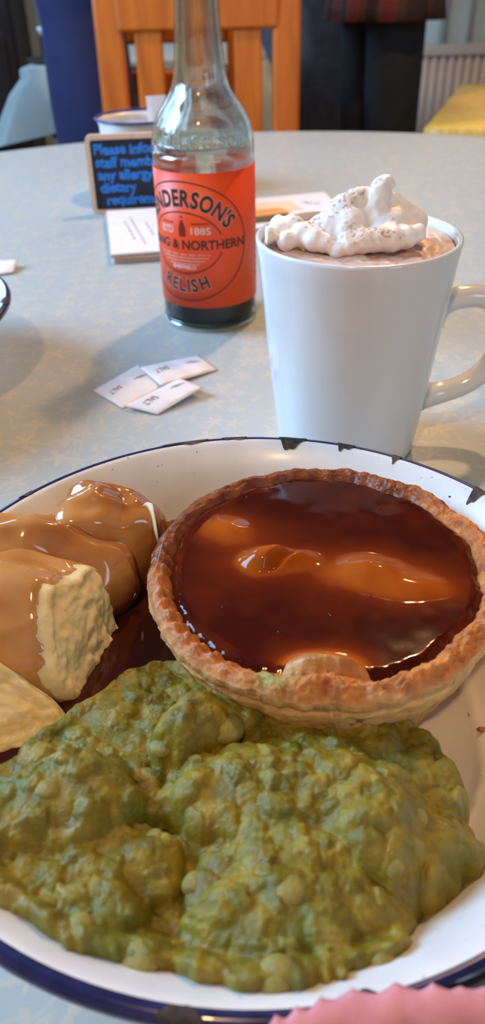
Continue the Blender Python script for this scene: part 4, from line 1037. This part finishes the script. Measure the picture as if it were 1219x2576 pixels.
class Print:
    def __init__(s): s.g = G()
    def ring(s, ra, rb, wd, a0=0, a1=2 * pi, lift=.00022, nseg=160):
        v = []; f = []
        for k in range(nseg + 1):
            a = a0 + (a1 - a0) * k / nseg
            for dr in (-wd / 2, wd / 2): v.append(wrap((ra + dr) * cos(a), LC + (rb + dr) * sin(a), BR + lift))
        for k in range(nseg): f.append([2 * k, 2 * k + 1, 2 * k + 3, 2 * k + 2])
        s.g.add(v, f)
    def line(s, txt, size, u0, z0, bold=0, lift=.00024, sx=1.0, width=None):
        v, f = text2d(txt, size, bold); w_ = v[:, 0].max() - v[:, 0].min()
        if width: sx = width / w_
        x = (v[:, 0] - v[:, 0].min() - w_ / 2) * sx + u0
        s.g.add([wrap(a, z0 + b, BR + lift) for a, b in zip(x, v[:, 1])], f)
    def arc(s, txt, size, ra, rb, amid, span, bold=0, lift=.00026, top=True, xs=1.0):
        adv_ = [adv(c, size) for c in txt]; tot = sum(adv_); pos = 0; step = span / tot
        for c, w_ in zip(txt, adv_):
            q = (pos + w_ / 2) - tot / 2; pos += w_
            a = amid - q * step if top else amid + q * step
            if c == ' ': continue
            v, f = text2d(c, size, bold); cx = (v[:, 0].max() + v[:, 0].min()) / 2
            px, pz = ra * cos(a), rb * sin(a)
            nx, nz = cos(a) / ra, sin(a) / rb; L = hypot(nx, nz); nx /= L; nz /= L
            if not top: nx, nz = -nx, -nz
            tx, tz = nz, -nx
            s.g.add([wrap(px + (X_ - cx) * xs * tx + Y_ * nx, LC + pz + (X_ - cx) * xs * tz + Y_ * nz, BR + lift) for X_, Y_ in v], f)
    def bx(s, u0, z0, u1, z1, lift=.00024):
        nx = 6; v = []; f = []
        for k in range(nx + 1):
            u = u0 + (u1 - u0) * k / nx; v += [wrap(u, z0, BR + lift), wrap(u, z1, BR + lift)]
        for k in range(nx): f.append([2 * k, 2 * k + 1, 2 * k + 3, 2 * k + 2])
        s.g.add(v, f)
pr = Print(); pr.ring(RA, RB, .0007); 
pr.ring(.0245, .0178, .0007, radians(16), radians(164)); pr.ring(.0245, .0178, .0007, radians(196), radians(344))
pr.g.build('rings', M['ink'], lab, smooth=False)
TOPT = ("HENDERSON'S", .0126, .0285, .0212, radians(90), radians(134)); BOTT = ('RELISH', .0108, .0338, .0290, radians(270), radians(62))
for T, tp in ((TOPT, True), (BOTT, False)):
    halo = Print(); halo.arc(*T, .00085, .00020, tp, .78); halo.g.build('letter_outline', M['inkpale'], lab, smooth=False)
    pr = Print(); pr.arc(*T, .00042, .00026, tp, .78); pr.g.build('lettering', M['ink'], lab, smooth=False)
pr = Print(); pr.line('STRONG & NORTHERN', .0074, 0, LC - .0032, .00020, width=.0785); pr.g.build('lettering', M['ink'], lab, smooth=False)
pr = Print(); pr.line('ESTD', .0056, -.0110, LC + .0055, .00012, width=.0100); pr.g.build('date_lettering', M['inkwhite'], lab, smooth=False)
pr = Print(); pr.line('1885', .0056, .0115, LC + .0055, .00012, width=.0120); pr.g.build('date_lettering', M['inkwhite'], lab, smooth=False)
pr = Print(); pr.line('SHEFFIELD', .0030, 0, LC - .0150, .0001, width=.016); pr.g.build('place_lettering', M['inkwhite'], lab, smooth=False)
pr = Print()
for k, wd in enumerate((.034, .031, .027, .020)): pr.bx(-wd / 2, LC - .0070 - k * .0018, wd / 2, LC - .0062 - k * .0018)
pr.g.build('small_print', M['inkpale'], lab, smooth=False)
pr = Print(); pr.bx(-.0022, LC + .0040, .0022, LC + .0100); pr.bx(-.0015, LC + .0100, .0015, LC + .0118); pr.bx(-.0008, LC + .0118, .0008, LC + .0134); pr.bx(-.0008, LC + .0146, .0008, LC + .0156)
pr.bx(-.015, LC + .0112, -.0060, LC + .0119); pr.bx(.0060, LC + .0112, .017, LC + .0119)
pr.g.build('bottle_emblem', M['inkred'], lab, smooth=False)
pr = Print()
for k in range(12): pr.bx(.0545 + .0006 * (k % 2), .030 + k * .0048, .0562, .0315 + k * .0048)
pr.g.build('side_print', M['inkred'], lab, smooth=False)
# name moulded in relief on the shoulder
v, f = text2d("Henderson's", .0135, .0004); w_ = v[:, 0].max(); ee = []
for X_, Y_ in v:
    u = (X_ - w_ / 2) * .88; z = .1075 + Y_; r = np.interp(z, [p[1] for p in op[4:20]], [p[0] for p in op[4:20]]) + .00055
    a = radians(8) + u / BR; ee.append((BX + r * sin(a), BY - r * cos(a), z))
mk('moulded_name', ee, f, M['glass'], bot).modifiers.new('solid', 'SOLIDIFY').thickness = .0009

# ------------------------------------------------------------------ chalk board sign
sb = P(234, 541, 0.0); syaw = radians(5); SW, SH, tilt = .097, .0675, radians(6)
sg = empty('chalkboard_sign', (sb[0] + SW / 2, sb[1] + .004, TZ), 'small slate sign in a pale wooden frame with blue chalk writing', 'sign')
def srot(p):
    x, y, z = p; y2 = y * cos(tilt) + z * sin(tilt); z2 = -y * sin(tilt) * 0 + z * cos(tilt); x -= SW / 2
    return (sg.location.x + x * cos(syaw) - y2 * sin(syaw), sg.location.y + x * sin(syaw) + y2 * cos(syaw), z2)
def rrect(x0, z0, x1, z1, r, n=6):
    o = []
    for cx, cz, a0 in ((x1 - r, z0 + r, -pi / 2), (x1 - r, z1 - r, 0), (x0 + r, z1 - r, pi / 2), (x0 + r, z0 + r, pi)):
        for k in range(n + 1): a = a0 + k * pi / 2 / n; o.append((cx + r * cos(a), cz + r * sin(a)))
    return o
o_ = rrect(0, 0, SW, SH, .006); i_ = rrect(.0042, .0042, SW - .0042, SH - .0042, .0025); n = len(o_)
v = [srot((x, 0, z)) for x, z in o_] + [srot((x, 0, z)) for x, z in i_] + [srot((x, .0055, z)) for x, z in o_] + [srot((x, .0055, z)) for x, z in i_]; f = []
for k in range(n):
    k2 = (k + 1) % n; f += [[k, k2, n + k2, n + k], [2 * n + k2, 2 * n + k, 3 * n + k, 3 * n + k2], [k2, k, 2 * n + k, 2 * n + k2], [n + k, n + k2, 3 * n + k2, 3 * n + k]]
mk('frame', v, f, M['signwood'], sg, smooth=False)
v = [srot((x, .0012, z)) for x, z in i_] + [srot((x, .0045, z)) for x, z in i_]
mk('slate', v, [list(range(n)), list(range(n, 2 * n))[::-1]] + [[k, n + k, n + (k + 1) % n, (k + 1) % n] for k in range(n)], M['slate'], sg, smooth=False)
gg = G()
for k, (s, x0) in enumerate((('Please inform', .0065), ('staff member of', .0072), ('any allergy or', .0085), ('dietary', .0095), ('requirements', .0140))):
    v, f = text2d(s, .0118, .00042); sx_ = min(1.0, .080 / (v[:, 0].max()))
    wob = .0004 * np.sin(v[:, 0] * 300 + k)
    gg.add([srot((x0 + a * sx_ * 1.0, .0011, .0512 - k * .0107 + b + c)) for a, b, c in zip(v[:, 0], v[:, 1], wob)], f)
gg.build('chalk_writing', M['chalk'], sg, smooth=False)
for s in (.012, SW - .022):
    g = G(); v = [srot((s, .0055, .004)), srot((s + .01, .0055, .004)), srot((s + .01, .0055, .045)), srot((s, .0055, .045))]
    bk = [(p[0], p[1] + d_, z_) for p, d_, z_ in zip(v, (.022, .022, .003, .003), (.0005, .0005, v[2][2], v[3][2]))]
    mk('prop', v + bk, [[0, 1, 2, 3], [7, 6, 5, 4], [0, 4, 5, 1], [1, 5, 6, 2], [2, 6, 7, 3], [3, 7, 4, 0]], M['signwood'], sg, smooth=False)

# ------------------------------------------------------------------ enamel cup with sachets behind the sign
CX, CY = -.0885, .842; ch_ = .0700; cr = .0455
t = empty('enamel_cup', (CX, CY, TZ), 'white enamel cup with a blue rim standing behind the slate sign', 'cup')
G().lathe([(0, .001), (.036, .001), (.039, .003), (.0405, .01), (.0425, ch_ - .006), (cr - .001, ch_ - .0015), (cr - .002, ch_ - .0015), (.0415, ch_ - .006), (.0395, .010), (.036, .005), (0, .005)], (CX, CY, 0), 80).build('cup_body', M['enamel'], t)
G().lathe([(cr + .0012 * cos(a), ch_ + .0012 * sin(a)) for a in np.linspace(0, 2 * pi, 11)[:-1]], (CX, CY, 0), 80, close=True).build('rim', plain('blue_enamel', (.035, .04, .20), .3), t)
G().tube(catmull([(CX + .0415, CY, ch_ - .012), (CX + .058, CY, ch_ - .014), (CX + .066, CY, ch_ - .03), (CX + .058, CY, .022), (CX + .0405, CY, .018)], 6), .003, 10).build('handle', M['enamel'], t)
for i, (px, yy, w_, h_, tl, lab) in enumerate(((398, CY + .012, .020, .083, .10, 'white paper sachet standing tallest in the blue-rimmed cup'), (425, CY - .004, .020, .076, -.08, 'white paper sachet leaning right in the blue-rimmed cup'), (340, CY + .006, .020, .062, .25, 'white paper sachet lying low in the blue-rimmed cup'))):
    bx_ = PY(px, 275, yy)[0]; nx, nz = 6, 10; v = []; f = []
    for s in (1, -1):
        for a in range(nx + 1):
            for b in range(nz + 1):
                u, q = a / nx - .5, b / nz; th_ = .0016 * (1 - (2 * u) ** 4) * (1 - (2 * q - 1) ** 6)
                x = u * w_; z = .006 + q * (h_ - .006)
                v.append((bx_ + x * cos(tl) + (z - .04) * sin(tl) * -.35, yy + s * th_ + .0001 * s, z + x * sin(tl) * .3 + .003))
    n = (nx + 1) * (nz + 1)
    for sI in (0, 1):
        for a in range(nx):
            for b in range(nz):
                q = [sI * n + a * (nz + 1) + b, sI * n + (a + 1) * (nz + 1) + b, sI * n + (a + 1) * (nz + 1) + b + 1, sI * n + a * (nz + 1) + b + 1]; f.append(q if sI else q[::-1])
    tag(mk('sachet', v, f, M['sachet']), lab, 'sachet', 'sachets in the cup')

# ------------------------------------------------------------------ stack of cards in front of the sign
NC = 5; TH_C = .0016
c_bl, c_fl = P(268, 531, .008), P(279, 640, .008)
ax = c_bl[:2] - c_fl[:2]; Ld = np.linalg.norm(ax); ax /= Ld; bx2 = np.array((ax[1], -ax[0])); Wd = .082
names = ['topmost', 'second one down', 'middle one', 'fourth one down', 'bottom one']
for i in range(NC):
    z0 = (NC - 1 - i) * TH_C + .0003; rt = (random.uniform(-.02, .02) if i else 0); o0 = c_fl[:2] + np.array((random.uniform(-.001, .002), random.uniform(-.001, .003))) * (i > 0)
    a1 = np.array((ax[0] * cos(rt) - ax[1] * sin(rt), ax[0] * sin(rt) + ax[1] * cos(rt))); b1 = np.array((a1[1], -a1[0]))
    def cp(u, v_, z): q = o0 + a1 * v_ + b1 * u; return (q[0], q[1], z)
    t = empty('menu_card', (*(o0 + a1 * Ld / 2 + b1 * Wd / 2), TZ + z0), 'white menu card stacked before the slate sign, %s of five' % names[i], 'card', 'stacked menu cards')
    v = [cp(u, q, z) for z in (z0, z0 + TH_C - .0003) for u, q in ((0, 0), (Wd, 0), (Wd, Ld), (0, Ld))]
    mk('card', v, [[3, 2, 1, 0], [4, 5, 6, 7], [0, 1, 5, 4], [1, 2, 6, 5], [2, 3, 7, 6], [3, 0, 4, 7]], M['paper'] if i < 1 else M['cardedge'] if i % 2 else M['paper'], t, smooth=False)
    if i == 0:
        zt = z0 + TH_C - .0003 + .00012
        for (u, qa, qb) in ((.020, .035, .095), (.028, .020, .105), (.036, .045, .085)):
            g = G(); rr = random.Random(int(u * 1000)); q = qa
            while q < qb:
                L = rr.uniform(.004, .010); g.add([cp(u - .0007 - (q - qa) * .1 + .0, q, zt), cp(u + .0009 - (q - qa) * .1, q, zt), cp(u + .0009 - (q - qa) * .1, min(q + L, qb), zt), cp(u - .0007 - (q - qa) * .1, min(q + L, qb), zt)], [[0, 1, 2, 3]]); q += L + .002
            g.build('printed_line', M['greyprint'], t, smooth=False)
# leaflet behind the mug
lf = [P(560, 512), P(815, 488), P(848, 520), P(600, 590)]
lf[3] = lf[0] + (lf[2] - lf[1]) * 2.0; lf[2] = lf[1] + (lf[2] - lf[1]) * 2.0
def lq(u, v_, z): q = lf[0] * (1 - u) * (1 - v_) + lf[1] * u * (1 - v_) + lf[2] * u * v_ + lf[3] * (1 - u) * v_; return (q[0], q[1], z)
t = empty('leaflet', tuple((lf[0] + lf[2]) / 2 + np.array((0, 0, TZ))), 'white leaflet with an orange picture lying between the bottle and mug', 'leaflet')
mk('sheet', [lq(u, q, z) for z in (.0004, .002) for u, q in ((0, 0), (1, 0), (1, 1), (0, 1))], [[0, 1, 2, 3], [7, 6, 5, 4], [4, 5, 1, 0], [5, 6, 2, 1], [6, 7, 3, 2], [7, 4, 0, 3]], M['paper'], t, smooth=False)
def patch(nm, pts_, mt): mk(nm, [lq(u, q, .0022) for u, q in pts_], [list(range(len(pts_)))[::-1]], mt, t, smooth=False)
patch('cream_picture', [(.05, .16), (.62, .22), (.66, .55), (.05, .55)], M['photo_cream'])
mk('orange_picture', [lq(u, q, .0023) for u, q in ((.05, .40), (.45, .42), (.55, .62), (.05, .66))], [[3, 2, 1, 0]], M['photo_orange'], t, smooth=False)
mk('brown_picture', [lq(u, q, .0023) for u, q in ((.05, .66), (.50, .62), (.50, .85), (.05, .85))], [[3, 2, 1, 0]], M['photo_brown'], t, smooth=False)
for (u, q) in ((.70, .28), (.80, .36), (.73, .33)): patch('printed_mark', [(u, q), (u + .06, q + .02), (u + .06, q + .06), (u, q + .04)], M['greyprint'])

# ------------------------------------------------------------------ salt sachets
def sachet(label, corners, lift, text=True, group='salt sachets on the cloth', flip=True, tname='SALT'):
    """corners: four table points in order (text start low, end low, end high, start high); lift: corner heights"""
    c = [np.array(q[:2]) for q in corners]; nx, ny = 18, 12
    t = empty('salt_sachet', (*(sum(c) / 4), TZ), label, 'sachet', group)
    def pt(u, v_, extra=0.0):
        q = c[0] * (1 - u) * (1 - v_) + c[1] * u * (1 - v_) + c[2] * u * v_ + c[3] * (1 - u) * v_
        b = lift[0] * (1 - u) * (1 - v_) + lift[1] * u * (1 - v_) + lift[2] * u * v_ + lift[3] * (1 - u) * v_
        e = max(0.0, (1 - (2 * u - 1) ** 6) * (1 - (2 * v_ - 1) ** 4))
        return (q[0], q[1], b + .0006 + .0017 * e + .0003 * sin(u * 17 + v_ * 5) * e + extra)
    v = []; f = []
    for s in (0, 1):
        for a in range(nx + 1):
            for b in range(ny + 1):
                p = pt(a / nx, b / ny)
                if s: 
                    q = pt(a / nx, b / ny); bb = q[2]; base_ = (lift[0] * (1 - a / nx) * (1 - b / ny) + lift[1] * a / nx * (1 - b / ny) + lift[2] * a / nx * b / ny + lift[3] * (1 - a / nx) * b / ny) + .0004
                    p = (p[0], p[1], base_)
                v.append(p)
    n = (nx + 1) * (ny + 1)
    for s in (0, 1):
        for a in range(nx):
            for b in range(ny):
                q = [s * n + a * (ny + 1) + b, s * n + (a + 1) * (ny + 1) + b, s * n + (a + 1) * (ny + 1) + b + 1, s * n + a * (ny + 1) + b + 1]; f.append(q[::-1] if s else q)
    per = [a * (ny + 1) for a in range(nx + 1)] + [nx * (ny + 1) + b for b in range(1, ny + 1)] + [a * (ny + 1) + ny for a in range(nx - 1, -1, -1)] + [b for b in range(ny - 1, 0, -1)]
    for k in range(len(per)): a, b = per[k], per[(k + 1) % len(per)]; f.append([a, n + a, n + b, b])
    mk('packet', v, f, M['sachet'], t)
    if text:
        L = (np.linalg.norm(c[1] - c[0]) + np.linalg.norm(c[2] - c[3])) / 2; W_ = (np.linalg.norm(c[3] - c[0]) + np.linalg.norm(c[2] - c[1])) / 2
        for s, size, uc, wd in (('SALT', .0056, .22, .0085), ('~salt~', .0034, .76, .0100)):
            tv, tf = text2d(s, size, .00016); w_ = tv[:, 0].max() - tv[:, 0].min(); sc = wd / w_; hh = tv[:, 1].max()
            g = G(); vv = []
            for X_, Y_ in tv:
                a = (X_ - tv[:, 0].min() - w_ / 2) * sc; b = (Y_ - hh / 2)
                if flip: a, b = -a, -b
                vv.append(pt(min(1, max(0, uc + a / L)), min(1, max(0, .55 + b / W_)), .00016))
            g.add(vv, tf); g.build('printing', M['print'], t, smooth=False)
    return t
sachet('white salt sachet lying leftmost, partly under the other two', [P(308, 1030), P(425, 972), P(348, 924), P(233, 985)], (.0, .0, .001, .0))
sachet('white salt sachet lying rearmost with its end toward the mug', [P(405, 975, .002), P(548, 932), P(500, 900), P(352, 932, .002)], (.0026, .0, .001, .0034))
sachet('white salt sachet lying nearest the dish with a lifted end', [P(396, 1046), P(510, 978, .004), P(452, 956, .003), P(314, 1028, .001)], (.0003, .0045, .0036, .0022))
sachet('white torn sachet at the left edge of the table', [P(-60, 700), P(35, 690), P(45, 658, .004), P(-60, 662)], (.0, .001, .005, .0), text=False, group='loose sachets')

# ------------------------------------------------------------------ pink napkin with a pinked edge tucked under the near rim
v = []; f = []; nn = 220; ta, tb = radians(-91), radians(-55)
sec = [(0.0, .0462), (.0012, .0466), (.003, .0464), (.005, .0450), (.0075, .0420), (.011, .0350), (.0145, .0240), (.018, .0130), (.023, .0050), (.030, .0014), (.042, .0010), (.060, .0010)]
NA_, NR_ = [-91, -88.7, -86.3, -82.5, -80.5, -76.4, -72.6, -68, -60], [.1005, .0985, .0974, .0960, .0963, .0969, .0989, .1013, .1030]
for i in range(nn):
    q = i / (nn - 1); a = ta + (tb - ta) * q
    r0 = float(np.interp(math.degrees(a), NA_, NR_))
    ph = (q * 13 + .6 * sin(q * 9)) % 1.0; tooth = .0013 * (abs(ph - .5) * 2) ** 1.4 * (1 - .7 * float(sstep(.5, .62, q)))
    for j, (dr, z) in enumerate(sec):
        r = r0 - tooth * max(0, 1 - j / 3) + dr * (1 + .05 * sin(q * 21)); z2 = z + (.0008 * sin(q * 34 + j) if 3 < j < 9 else 0) - .0012 * float(sstep(.5, .68, q)) * (z > .04)
        v.append((DX + r * cos(a), DY + r * sin(a), z2))
ns = len(sec)
for i in range(nn - 1):
    for j in range(ns - 1): f.append([i * ns + j, i * ns + j + 1, (i + 1) * ns + j + 1, (i + 1) * ns + j])
o = mk('paper_napkin', v, f, M['pink']); md = o.modifiers.new('solid', 'SOLIDIFY'); md.thickness = .0006; md.offset = -1
tag(o, 'soft pink napkin with a ragged edge against the near right rim of the dish', 'napkin')
